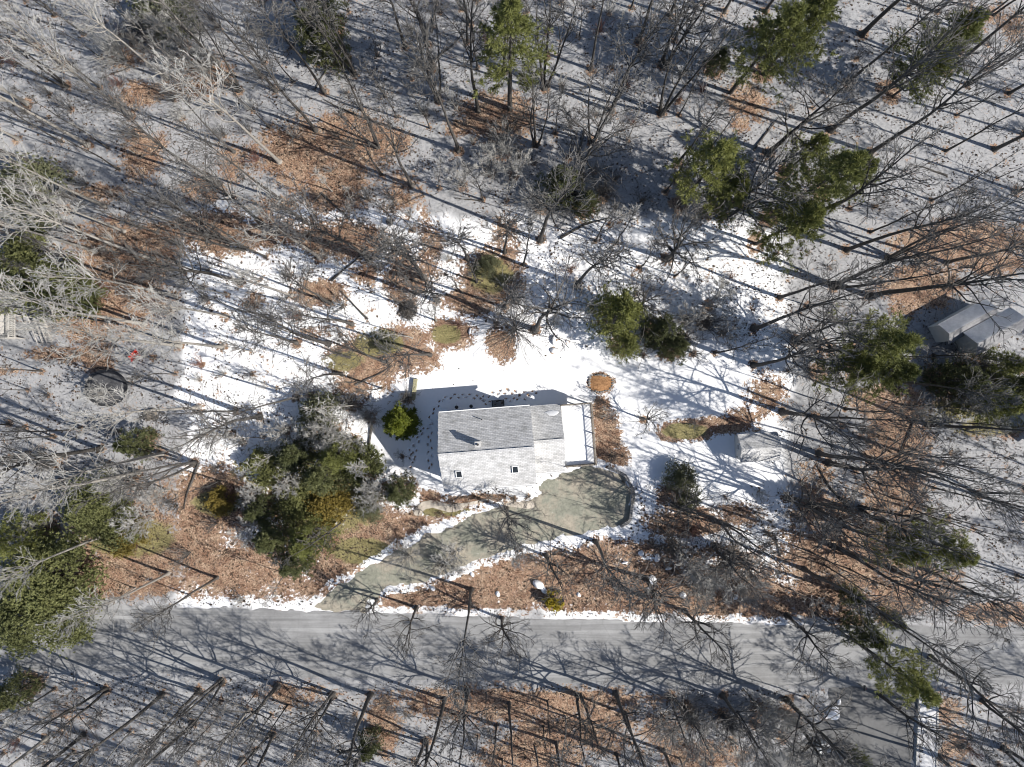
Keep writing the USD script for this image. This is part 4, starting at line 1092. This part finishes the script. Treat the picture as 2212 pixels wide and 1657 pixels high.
ever(20, 1165, HEMLOCK[0], 6, 'conifer_tree', 'dark conifer', .9, group=G_H)
ever(80, 1255, LEAFY[0], 4.5, 'evergreen_bush', 'leafy evergreen bush', 1.15, cat='bush', group=G_B)
ever(120, 1330, LEAFY[0], 4, 'evergreen_bush', 'leafy evergreen bush', .95, cat='bush', group=G_B)
ever(30, 1345, LEAFY[0], 4, 'evergreen_bush', 'leafy evergreen bush', .9, cat='bush', group=G_B)
ever(1338, 675, HEMLOCK[0], 6, 'conifer_tree', 'green conifer', 1.05, 'bright green conifer at the back of the white lawn, right of centre', group=G_H)
ever(1350, 745, HEMLOCK[0], 4, 'conifer_tree', 'green conifer', .6, group=G_H)
ever(1430, 715, HEMLOCK[1], 4, 'conifer_tree', 'dark conifer', .9, group=G_H)
ever(1455, 750, HEMLOCK[1], 2.5, 'conifer_tree', 'dark conifer', .7, group=G_H)
ever(862, 915, CEDAR, 3.4, 'cedar_tree', 'bright green cedar', 1.0, 'bright green cedar in the shade left of the house', group=None)
ever(690, 900, LEAFY[3], 2.6, 'evergreen_bush', 'grey green bush', .9, cat='bush', group=G_B)
ever(640, 985, HEMLOCK[1], 3, 'conifer_tree', 'dark conifer', .9, group=G_H)
ever(735, 985, HEMLOCK[0], 4.5, 'conifer_tree', 'green conifer', .72, group=G_H)
ever(700, 1030, HEMLOCK[1], 3.5, 'conifer_tree', 'dark conifer', 1.0, group=G_H)
ever(570, 1010, LEAFY[1], 2.0, 'evergreen_bush', 'leafy evergreen bush', .85, cat='bush', group=G_B)
ever(780, 1005, LEAFY[1], 2.0, 'evergreen_bush', 'leafy evergreen bush', .9, cat='bush', group=G_B)
ever(705, 1090, LEAFY[2], 2.0, 'golden_bush', 'golden leaved bush', .95, cat='bush', group='golden bushes')
ever(640, 1085, LEAFY[1], 2.0, 'evergreen_bush', 'leafy evergreen bush', .8, cat='bush', group=G_B)
ever(475, 1085, LEAFY[2], 1.6, 'golden_bush', 'golden leaved bush', .6, cat='bush', group='golden bushes')
ever(865, 1060, HEMLOCK[1], 3, 'conifer_tree', 'dark conifer', .75, group=G_H)
ever(800, 1095, LEAFY[3], 2, 'evergreen_bush', 'grey green bush', .6, cat='bush', group=G_B)
ever(668, 1165, HEMLOCK[0], 5, 'conifer_tree', 'green conifer', .82, group=G_H)
ever(590, 1160, HEMLOCK[1], 3.5, 'conifer_tree', 'dark conifer', .95, group=G_H)
ever(640, 1215, HEMLOCK[1], 3, 'conifer_tree', 'dark conifer', .75, group=G_H)
ever(560, 1100, HEMLOCK[1], 3, 'conifer_tree', 'dark conifer', .7, group=G_H)
ever(1905, 745, PINE[1], 12, 'pine_tree', 'green pine', .95, group=G_P)
ever(1840, 800, PINE[2], 9, 'pine_tree', 'green pine', .85, group=G_P)
ever(1930, 800, PINE[2], 10, 'pine_tree', 'green pine', .85, group=G_P)
ever(2165, 790, HEMLOCK[0], 6, 'conifer_tree', 'green conifer', .7, group=G_H)
ever(2150, 870, HEMLOCK[0], 6, 'conifer_tree', 'green conifer', .85, group=G_H)
ever(2070, 820, HEMLOCK[1], 4, 'conifer_tree', 'dark conifer', .95, group=G_H)
ever(2205, 840, HEMLOCK[1], 5, 'conifer_tree', 'dark conifer', .9, group=G_H)
ever(1950, 1190, PINE[2], 10, 'pine_tree', 'green pine', .75, group=G_P)
ever(2045, 1180, PINE[2], 10, 'pine_tree', 'green pine', .85, group=G_P)
ever(1935, 1450, PINE[1], 10, 'pine_tree', 'green roadside pine', .85, 'green pine leaning over the road at the mailbox', group=G_P)
ever(1895, 1385, HEMLOCK[1], 7, 'conifer_tree', 'dark conifer', .8, group=G_H)
ever(1930, 1340, HEMLOCK[1], 4, 'conifer_tree', 'dark conifer', .5, group=G_H)
ever(1840, 1285, HEMLOCK[1], 3, 'conifer_tree', 'dark conifer', .5, group=G_H)
ever(1470, 1030, LEAFY[3], 2.0, 'evergreen_bush', 'grey green bush', .6, cat='bush', group=G_B)
ever(1485, 1075, LEAFY[3], 2.0, 'evergreen_bush', 'grey green bush', .55, cat='bush', group=G_B)
ever(1055, 575, LEAFY[3], 1.0, 'evergreen_bush', 'grey green bush', .45, cat='bush', group=G_B)
ever(835, 740, LEAFY[3], .8, 'evergreen_bush', 'grey green bush', .4, cat='bush', group=G_B)
ever(1215, 395, HEMLOCK[1], 4, 'conifer_tree', 'dark conifer', .95, group=G_H)
ever(1265, 440, HEMLOCK[1], 3, 'conifer_tree', 'dark conifer', .65, group=G_H)
ever(800, 1605, HEMLOCK[1], 3, 'conifer_tree', 'dark conifer', .6, group=G_H)
ever(1860, 1650, HEMLOCK[1], 3, 'conifer_tree', 'dark conifer', .5, group=G_H)
ever(25, 1500, HEMLOCK[1], 3.5, 'conifer_tree', 'dark conifer', .8, group=G_H)
ever(300, 955, HEMLOCK[1], 2.5, 'conifer_tree', 'dark conifer', .75, group=G_H)
ever(1195, 1300, YELLOW, .8, 'yellow_bush', 'yellow bush', 1.0, 'small yellow bush near the road in the brown leaf strip', cat='bush')

# trees and shrubs placed by eye: foot (u, v)
T = 'tall bare tree'; O = 'spreading bare tree'; S_ = 'slim bare tree'; R_ = 'pale round bare tree'
G_T, G_O, G_S, G_R = 'tall bare trees in the woods', 'spreading bare trees', 'slim bare trees in the woods', 'pale round crowned bare trees'
for u, v, k, s in ((1095, 1098, 0, .62), (1432, 140, 1, 1.0), (1250, 385, 0, .95), (1556, 470, 1, 1.0), (1440, 560, 2, .9), (1375, 668, 2, .8), (1660, 330, 0, .9), (1720, 735, 1, .95), (1690, 890, 0, .9), (1700, 1075, 1, .95),
                   (1455, 1090, 2, .75), (1395, 1250, 2, .9), (1180, 1200, 2, .75), (1545, 1180, 1, .8), (1085, 1335, 2, .7), (900, 1312, 0, .55), (815, 1295, 2, .5), (1480, 1320, 2, .8), (1700, 1330, 0, .75), (1250, 1500, 1, .8),
                   (600, 1480, 0, .85), (1700, 1512, 1, .95), (1720, 1560, 2, .9), (2010, 1420, 0, .9), (1390, 905, 2, .5), (1790, 1000, 0, 1.0), (1860, 1100, 1, .95), (1930, 1230, 2, 1.0)):
    put(u, v, 'spreading_tree', OAK[k], O, 'tree', G_O, s * rng.uniform(.95, 1.05))
for u, v, k, s in ((915, 600, 0, 1.05), (905, 585, 1, 1.0), (765, 160, 3, 1.0), (710, 120, 0, .9), (1090, 545, 1, .9), (945, 650, 2, .85), (1010, 560, 1, .8), (1275, 150, 1, .9), (1750, 470, 2, 1.0), (1830, 540, 0, 1.0), (1800, 620, 3, 1.0), (1880, 640, 2, 1.05),
                   (1795, 280, 2, 1.0), (1880, 330, 0, 1.0), (1830, 180, 1, .95), (1760, 900, 1, .9), (1770, 980, 2, 1.0), (1750, 1090, 3, 1.0), (1800, 1180, 0, 1.0), (1850, 1290, 1, 1.0), (1560, 1130, 3, .8),
                   (330, 560, 4, 1.0), (380, 640, 4, .95), (520, 610, 2, .9), (480, 750, 4, .9), (430, 880, 4, .9), (560, 900, 2, .8), (350, 980, 4, 1.0), (420, 1000, 3, .95), (640, 860, 1, .8), (760, 700, 0, .8), (640, 740, 1, .85), (300, 1020, 4, 1.0),
                   (960, 1440 + 70, 0, .9), (1100, 1520, 1, .85), (800, 1500, 2, .9), (480, 1470, 3, .9), (350, 1500, 0, 1.0), (1350, 1540, 1, .9)):
    put(u, v, 'tall_tree', TALL[k], T, 'tree', G_T, s * rng.uniform(.92, 1.05))
for u, v, k, s in ((430, 1492, 0, .8), (720, 1500, 1, .85), (1010, 1490, 0, .8), (1330, 1496, 0, .95), (1450, 1505, 1, .85), (1560, 1500, 0, .8), (1900, 1500, 0, .8), (2120, 1510, 1, .8), (230, 1490, 1, .8), (60, 1500, 0, .9)):
    put(u, v, 'spreading_tree', OAK[k], O, 'tree', G_O, s * .9)
for u, v, k, s in ((1296, 882, 1, .55), (1302, 905, 3, .6), (1345, 1040, 0, .8)):
    put(u, v, 'slim_tree', SLIM[k], S_, 'tree', G_S, s)
for u, v, k, s in ((830, 1052, 0, .8), (562, 1130, 1, .85), (725, 925, 0, .95), (240, 846, 1, .7), (980, 1192, 1, .9), (1120, 1185, 1, .7), (1470, 1195, 0, 1.0), (1540, 1230, 1, 1.0), (1490, 1265, 0, .8), (1610, 1215, 1, .9), (400, 100, 0, 1.0), (700, 70, 0, 1.0), (720, 130, 1, .9), (1060, 370, 1, .9), (1110, 380, 0, .8),
                   (1000, 400, 1, .8), (1200, 690 + 60, 1, .01), (1480, 690, 1, .8), (1530, 660, 0, .9), (1560, 720, 1, .7), (1500, 1560, 0, .9), (1630, 1560, 1, 1.0), (1690, 1590, 0, 1.0), (1580, 1600, 1, .8), (1430, 1550, 1, .8), (620, 930, 1, .8), (500, 940, 0, .8), (330, 1110, 1, .9), (290, 1040, 0, .9), (100, 1130, 1, .8), (360, 1060, 1, .8), (2060, 860, 1, .9), (2090, 930, 0, .8)):
    if s > .1:
        put(u, v, 'round_tree', ROUND[k], R_, 'tree', G_R, s)
for u, v, k, s in ((770, 950, 0, .8), (690, 930, 1, .75), (635, 1040, 1, .7), (560, 1060, 0, .7), (815, 1070, 1, .8)):
    put(u, v, 'round_tree', ROUND[k], R_, 'tree', G_R, s)
put(1112, 712, 'fan_shrub', FAN, 'fan of long thin stems', 'shrub', None, .82, label='wide fan of thin bare stems at the back edge of the white lawn')
for u, v, k, s in ((1500, 1240, 0, 1.0), (1560, 1200, 1, 1.0), (1450, 1180, 1, .9), (1600, 1270, 0, .9), (1520, 700, 1, .9), (1470, 735, 1, .8), (880, 1200, 0, .7), (960, 1215, 1, .7), (1640, 1530, 0, .9), (1560, 1545, 1, 1.0), (1480, 1530, 1, .9), (1700, 1540, 0, .9), (120, 1000, 1, .8), (2080, 790, 1, 1.0), (2110, 830, 1, .9), (2050, 840, 1, .9),
                   (270, 130, 0, 1.0), (330, 90, 1, 1.0), (450, 150, 0, 1.0), (380, 60, 0, 1.1), (880, 860, 1, .5), (760, 870, 1, .8), (800, 900, 0, .6), (1240, 1010, 1, .01), (1240, 430, 1, 1.0), (1170, 450, 0, .9), (1300, 420, 1, .9), (1090, 330, 0, .9)):
    if s > .1:
        put(u, v, 'thicket', THICKET[k], 'dense bare thicket', 'shrub', 'dense bare thickets', s)

# the rest of the woods, by chance, off the lawn, the paving and the buildings
lawn_poly = wpoly([(820, 850), (900, 790), (1000, 745), (1090, 725), (1240, 725), (1430, 790), (1660, 800), (1690, 900), (1600, 1040), (1440, 1050), (1400, 1130), (1170, 1180), (900, 1260), (700, 1320), (660, 1320), (860, 1130), (880, 1000)])
nogo = lawn_poly.union(paved.buffer(1.0)).union(house_poly.buffer(1.0)).union(wpoly([(-120, 640), (190, 640), (190, 770), (-120, 770)])).union(wpoly([(1900, 680), (1980, 640), (2260, 620), (2260, 780), (2040, 780)])).union(wpoly([(180, 780), (310, 780), (310, 900), (180, 900)])).union(wpoly([(1560, 910), (1720, 910), (1790, 1060), (1560, 1030)]))


def seen(u, v, h):
    """True if any of a plant of height h at (u, v) shows in the picture, or its shadow does."""
    k = 1 / (1 - h / CAM_H)
    for a, b in ((u, v), (1106 + (u - 1106) * k, 828.5 + (v - 828.5) * k)):
        if -60 < a < 2272 and -60 < b < 1717:
            return True
    sh = h / math.tan(SUN_EL) * PX
    a, b = u - .94 * sh, v - .33 * sh
    return -10 < a < 2222 and -10 < b < 1667


def scatter(n, dmin, h, pick, tries=40000):
    got = [(p['u'], p['v']) for p in PLACED if p['name'] in ('spreading_tree', 'tall_tree', 'pine_tree', 'conifer_tree', 'slim_tree', 'round_tree', 'cedar_tree')]
    cnt = 0
    for _ in range(tries):
        if cnt >= n:
            break
        u, v = rng.uniform(-60, 2212 + 420), rng.uniform(-60, 1657 + 140)
        if not seen(u, v, h):
            continue
        w = P(u, v)
        if nogo.contains(Point(w[0], w[1])):
            continue
        dens = density(u, v)
        if rng.uniform() > dens:
            continue
        a = np.array(got)
        if len(a) and np.min(np.hypot(a[:, 0] - u, a[:, 1] - v)) < dmin * PX * (1 if dens > .6 else 1.3):
            continue
        got.append((u, v)); cnt += 1
        pick(u, v)


def density(u, v):
    if 410 < u < 860 and 1050 < v < 1320: return .25
    if 860 < u < 1700 and 1180 < v < 1350: return .12
    if 120 < u < 420 and 760 < v < 960: return .3
    if 0 < u < 400 and 1020 < v < 1320: return .35
    if u > 2250: return .45
    if 1480 < u < 2212 and 0 < v < 700: return .6
    if 640 < u < 960 and 250 < v < 430: return .6
    if 500 < u < 700 and 0 < v < 90: return .1
    if u > 2060 and 900 < v < 1320: return .3
    return .9


def pick_tall(u, v):
    k = int(rng.choice(4 if u > 700 else 5)); k = 4 if (u < 700 and rng.uniform() < .5) else k
    put(u, v, 'tall_tree', TALL[k], T, 'tree', G_T, rng.uniform(.72, 1.05))


def pick_slim(u, v):
    put(u, v, 'slim_tree', SLIM[int(rng.choice(4))], S_, 'tree', G_S, rng.uniform(.7, 1.15))


scatter(165, 3.3, 21, pick_tall)
scatter(270, 1.9, 12, pick_slim)
SW = ['small bare shrub', 'low pale shrub', 'upright bare shrub', 'low reddish shrub']


def pick_shrub(u, v):
    k = int(rng.choice(4, p=(.35, .25, .25, .15)))
    if 860 < u < 1700 and 1180 < v < 1350 and rng.uniform() < .5:
        k = 3
    put(u, v, 'bare_shrub', SHRUB[k], SW[k], 'shrub', 'bare shrubs under the trees', rng.uniform(.6, 1.15))


scatter(240, 1.5, 3, pick_shrub)
for u, v in ((1305, 870), (1310, 900), (1335, 960), (1320, 985), (1500, 915), (1530, 918), (1580, 905), (1060, 1072), (1110, 1078), (980, 1088), (940, 1080), (1140, 1072), (960, 1112), (1290, 865), (905, 1100), (1345, 985)):
    k = int(rng.choice(4)); put(u, v, 'bare_shrub', SHRUB[k], SW[k], 'shrub', 'bare shrubs under the trees', rng.uniform(.45, .75))

# boulders
BOULD = []
for i in range(4):
    p = proto(f'boulder_kind_{"abcd"[i]}'); v_, f_ = rock_mesh(.5, 31 + i * 5, .6)
    obj('stone', (v_, f_), M['rock'], str(p.GetPath()), smooth=50)
    top = v_.copy(); up = np.clip((v_[:, 2] / .3), 0, 1)
    keep = v_[f_].mean(1)[:, 2] > .09
    cap = v_ * [1.0, 1.0, 1.0] + np.c_[np.zeros(len(v_)), np.zeros(len(v_)), .03 + .09 * up]
    obj('snow_cap', (cap, f_[keep]), M['snow'], str(p.GetPath()), smooth=60)
    BOULD.append(str(p.GetPath()))
for u, v, s in ((1196, 734, 1.1), (1197, 757, 1.0), (1015, 716, .8), (1163, 1262, 1.5), (1175, 1275, .9), (1420, 1205, 1.0), (1445, 1228, .8), (1408, 1252, 1.1), (1402, 1275, .8), (1500, 1245, .9), (1350, 1215, .8), (1385, 1195, .7), (1075, 1283, .7), (935, 1270, .7), (1475, 1285, .8), (1590, 1290, .7), (1797, 1538, 1.7), (1812, 1516, .8), (1778, 1545, .9), (1020, 1240, .7), (1250, 1285, .6), (1205, 728, .6), (1225, 738, .5)):
    put(u, v, 'boulder', BOULD[int(rng.choice(4))], 'snow capped boulder', 'boulder', 'snow capped boulders', s, sink=-.05)
# stump and brush heap
stp = thing('tree_stump', 'black tree stump near the back line, left of two tall trunks', 'stump', P(842, 481))
MB().tube([(0, 0, -.2), (0, 0, .1), (0, 0, .55)], (.5, .36, .33), 12).build('trunk', M['dark'], stp)
bp = thing('brush_pile', 'dark round heap of twigs behind the lawn, left of centre', 'brush pile', P(882, 670))
nb_ = 420
a = rng.uniform(0, 2 * PI, nb_); rr = .95 * np.sqrt(rng.uniform(0, 1, nb_))
c = np.c_[rr * np.cos(a), rr * np.sin(a), .62 * (1 - (rr / .95) ** 2) * rng.uniform(.1, 1, nb_)]
dd = np.c_[rng.normal(0, 1, (nb_, 2)), rng.normal(0, .2, nb_)]; dd /= np.linalg.norm(dd, axis=1, keepdims=True)
tt = np.linspace(-.5, .5, 3)[None, :, None]
MB().add(*tubes(c[:, None] + dd[:, None] * tt * rng.uniform(.4, 1.1, (nb_, 1, 1)), np.full((nb_, 3), .014), 3)).build('branches', M['bark'], bp)

# fallen branches, each its own thing
FALL = []
for i in range(4):
    p = proto(f'fallen_branch_kind_{"abcd"[i]}'); r = np.random.default_rng(900 + i)
    L = np.array([3.6 + i * .7])
    a = grow(r, np.array([[-L[0] / 2, 0, .10]]), np.array([[1.0, 0, 0]]), L, 7, .07, 0)
    a[..., 2] = .10
    ra = (.10 + .02 * i) * (1 - .8 * np.linspace(0, 1, 7))[None]
    st = MB().add(*tubes(a, ra, 6, True))
    s, d, l, _ = children(r, a, ra, 7, .3, .7, .35, .4, L); d[:, 2] = np.abs(d[:, 2]) * .5
    st.add(*tubes(grow(r, s, d, l, 4, .12, -.03), np.full((7, 4), .022) * np.array([1, .8, .6, .3]), 3))
    obj('branch', st.get(), M['bark'], str(p.GetPath())); FALL.append(str(p.GetPath()))


def pick_fall(u, v):
    put(u, v, 'fallen_branch', FALL[int(rng.choice(4))], 'dark fallen branch', 'branch', 'fallen branches on the snow', rng.uniform(.6, 1.3))


scatter(46, 1.2, .1, pick_fall)
PLACED = [p for p in PLACED if p['name'] != 'fallen_branch' or (0 < p['u'] < 2212 and 0 < p['v'] < 1657)]

# labels: each by its look and its rank from the nearest landmark on one side
for p in PLACED:
    if p['label'] is None:
        j = min(range(len(LANDMARKS)), key=lambda i: math.hypot(LANDMARKS[i][1] - p['u'], LANDMARKS[i][2] - p['v']))
        nm, lu, lv = LANDMARKS[j]
        du, dv = p['u'] - lu, p['v'] - lv
        side = ('right of' if du > 0 else 'left of') if abs(du) > abs(dv) else ('below' if dv > 0 else 'above')
        p['key'], p['dist'] = (p['words'], nm, side), math.hypot(du, dv)
keys = {}
for p in PLACED:
    if p['label'] is None:
        keys.setdefault(p['key'], []).append(p)
for (words, nm, side), lst in keys.items():
    lst.sort(key=lambda q: q['dist'])
    for i, q in enumerate(lst):
        q['label'] = f'{words} {side} {nm}' + ('' if len(lst) == 1 else f', {ORD[i]} to it there')
wx = np.array([P(p['u'], p['v'])[:2] for p in PLACED])
hz = height(wx[:, 0], wx[:, 1])
for p, w, h_ in zip(PLACED, wx, hz):
    thing(p['name'], p['label'], p['cat'], (w[0], w[1], h_ + p['sink']), p['rz'], p['scale'], p['group'], p['ref'])

# ------------------------------------------------------------------ litter: curled leaves and twig ends lying on the snow
NL = 210000
lx_ = rng.uniform(-57, 57, NL); ly_ = rng.uniform(-43, 43, NL)
lf = blob(lx_, ly_, LEAF); cl = blob(lx_, ly_, CLEAN)
dens = np.clip(.30 + 2.0 * (meshkit.fbm(np.stack([lx_ * .5, ly_ * .5, lx_ * 0], -1), 5, 77) - .46) + .35 * lf - 1.2 * cl, 0.004, 1)
keep = (rng.uniform(0, 1, NL) < dens) & (~contains_xy(paved.buffer(.3), lx_, ly_) | (contains_xy(drive_poly, lx_, ly_) & (rng.uniform(0, 1, NL) < .22))) & ~contains_xy(house_poly, lx_, ly_)
lx_, ly_ = lx_[keep], ly_[keep]
n = len(lx_)
c = np.c_[lx_, ly_, height(lx_, ly_) + .03]
a = rng.uniform(0, 2 * PI, n); sz = .035 + .075 * rng.uniform(0, 1, n) ** 2.2 + (rng.uniform(0, 1, n) < .04) * .09
ex = np.c_[np.cos(a), np.sin(a), rng.normal(0, .25, n)] * sz[:, None]; ey = np.c_[-np.sin(a), np.cos(a), rng.normal(0, .25, n)] * (sz * .7)[:, None]
upz = np.c_[np.zeros((n, 2)), rng.uniform(.01, .05, n)]
v = np.stack([c - ex, c - ey + upz, c + ex, c + ey + upz], 1).reshape(-1, 3)
i = np.arange(n)[:, None] * 4
tag(obj('leaf_litter', (v, np.concatenate([i + [0, 1, 2], i + [0, 2, 3]])), M['leaf']), 'dark fallen leaves scattered over the snow under the trees', 'leaf litter', kind='stuff')
NT = 22000
tx = rng.uniform(-57, 57, NT); ty = rng.uniform(-43, 43, NT)
cl = blob(tx, ty, CLEAN)
keep = (rng.uniform(0, 1, NT) < np.clip(.95 - 1.8 * cl, .0, 1) * np.clip(.4 + 3 * (meshkit.fbm(np.stack([tx * .2, ty * .2, tx * 0], -1), 3, 78) - .4), .1, 1)) & ~contains_xy(paved.buffer(.2), tx, ty) & ~contains_xy(house_poly.buffer(.3), tx, ty)
tx, ty = tx[keep], ty[keep]; n = len(tx)
a = rng.uniform(0, PI, n); L = rng.uniform(.25, 1.1, n)
c = np.c_[tx, ty, height(tx, ty) + .03]
d = np.c_[np.cos(a), np.sin(a), rng.uniform(-.05, .25, n)] * (L / 2)[:, None]
q = np.c_[-np.sin(a), np.cos(a), np.zeros(n)] * rng.normal(0, .08, n)[:, None]
pts = np.stack([c - d, c + q, c + d], 1)
pts[..., 2] = np.maximum(pts[..., 2], c[:, None, 2])
tag(obj('twig_litter', tubes(pts, np.full((n, 3), .014) * np.array([1, .9, .6]), 3), M['bark']), 'thin dark twigs scattered over the snow under the trees', 'twigs', kind='stuff')

# melted rings of bare leaves round the feet of the trees
for pl_, w in zip(PLACED, wx):
    if pl_['name'] in ('tall_tree', 'spreading_tree', 'pine_tree', 'round_tree', 'slim_tree', 'boulder', 'bare_shrub', 'conifer_tree', 'thicket'):
        rr_ = {'tall_tree': .75, 'spreading_tree': .85, 'pine_tree': 1.3, 'conifer_tree': 1.9, 'round_tree': .8, 'thicket': 1.1}.get(pl_['name'], .45) * float(np.mean(pl_['scale'])) ** .5
        i0, i1 = np.searchsorted(gx, (w[0] - 2 * rr_, w[0] + 2 * rr_)); j0, j1 = np.searchsorted(gy, (w[1] - 2 * rr_, w[1] + 2 * rr_))
        if i1 > i0 and j1 > j0:
            sub = cov_leaf.reshape(ny, nx)[j0:j1, i0:i1]
            r = np.hypot(gx[None, i0:i1] - w[0], gy[j0:j1, None] - w[1]) / rr_
            np.maximum(sub, .62 * np.clip(1.6 - r, 0, 1), out=sub)
UsdGeom.PrimvarsAPI(gm).GetPrimvar('cover').Set(Vt.Vec3fArray.FromNumpy(np.stack([np.clip(cov_leaf, 0, 1), lot_bright, grass], -1).astype(np.float32)))
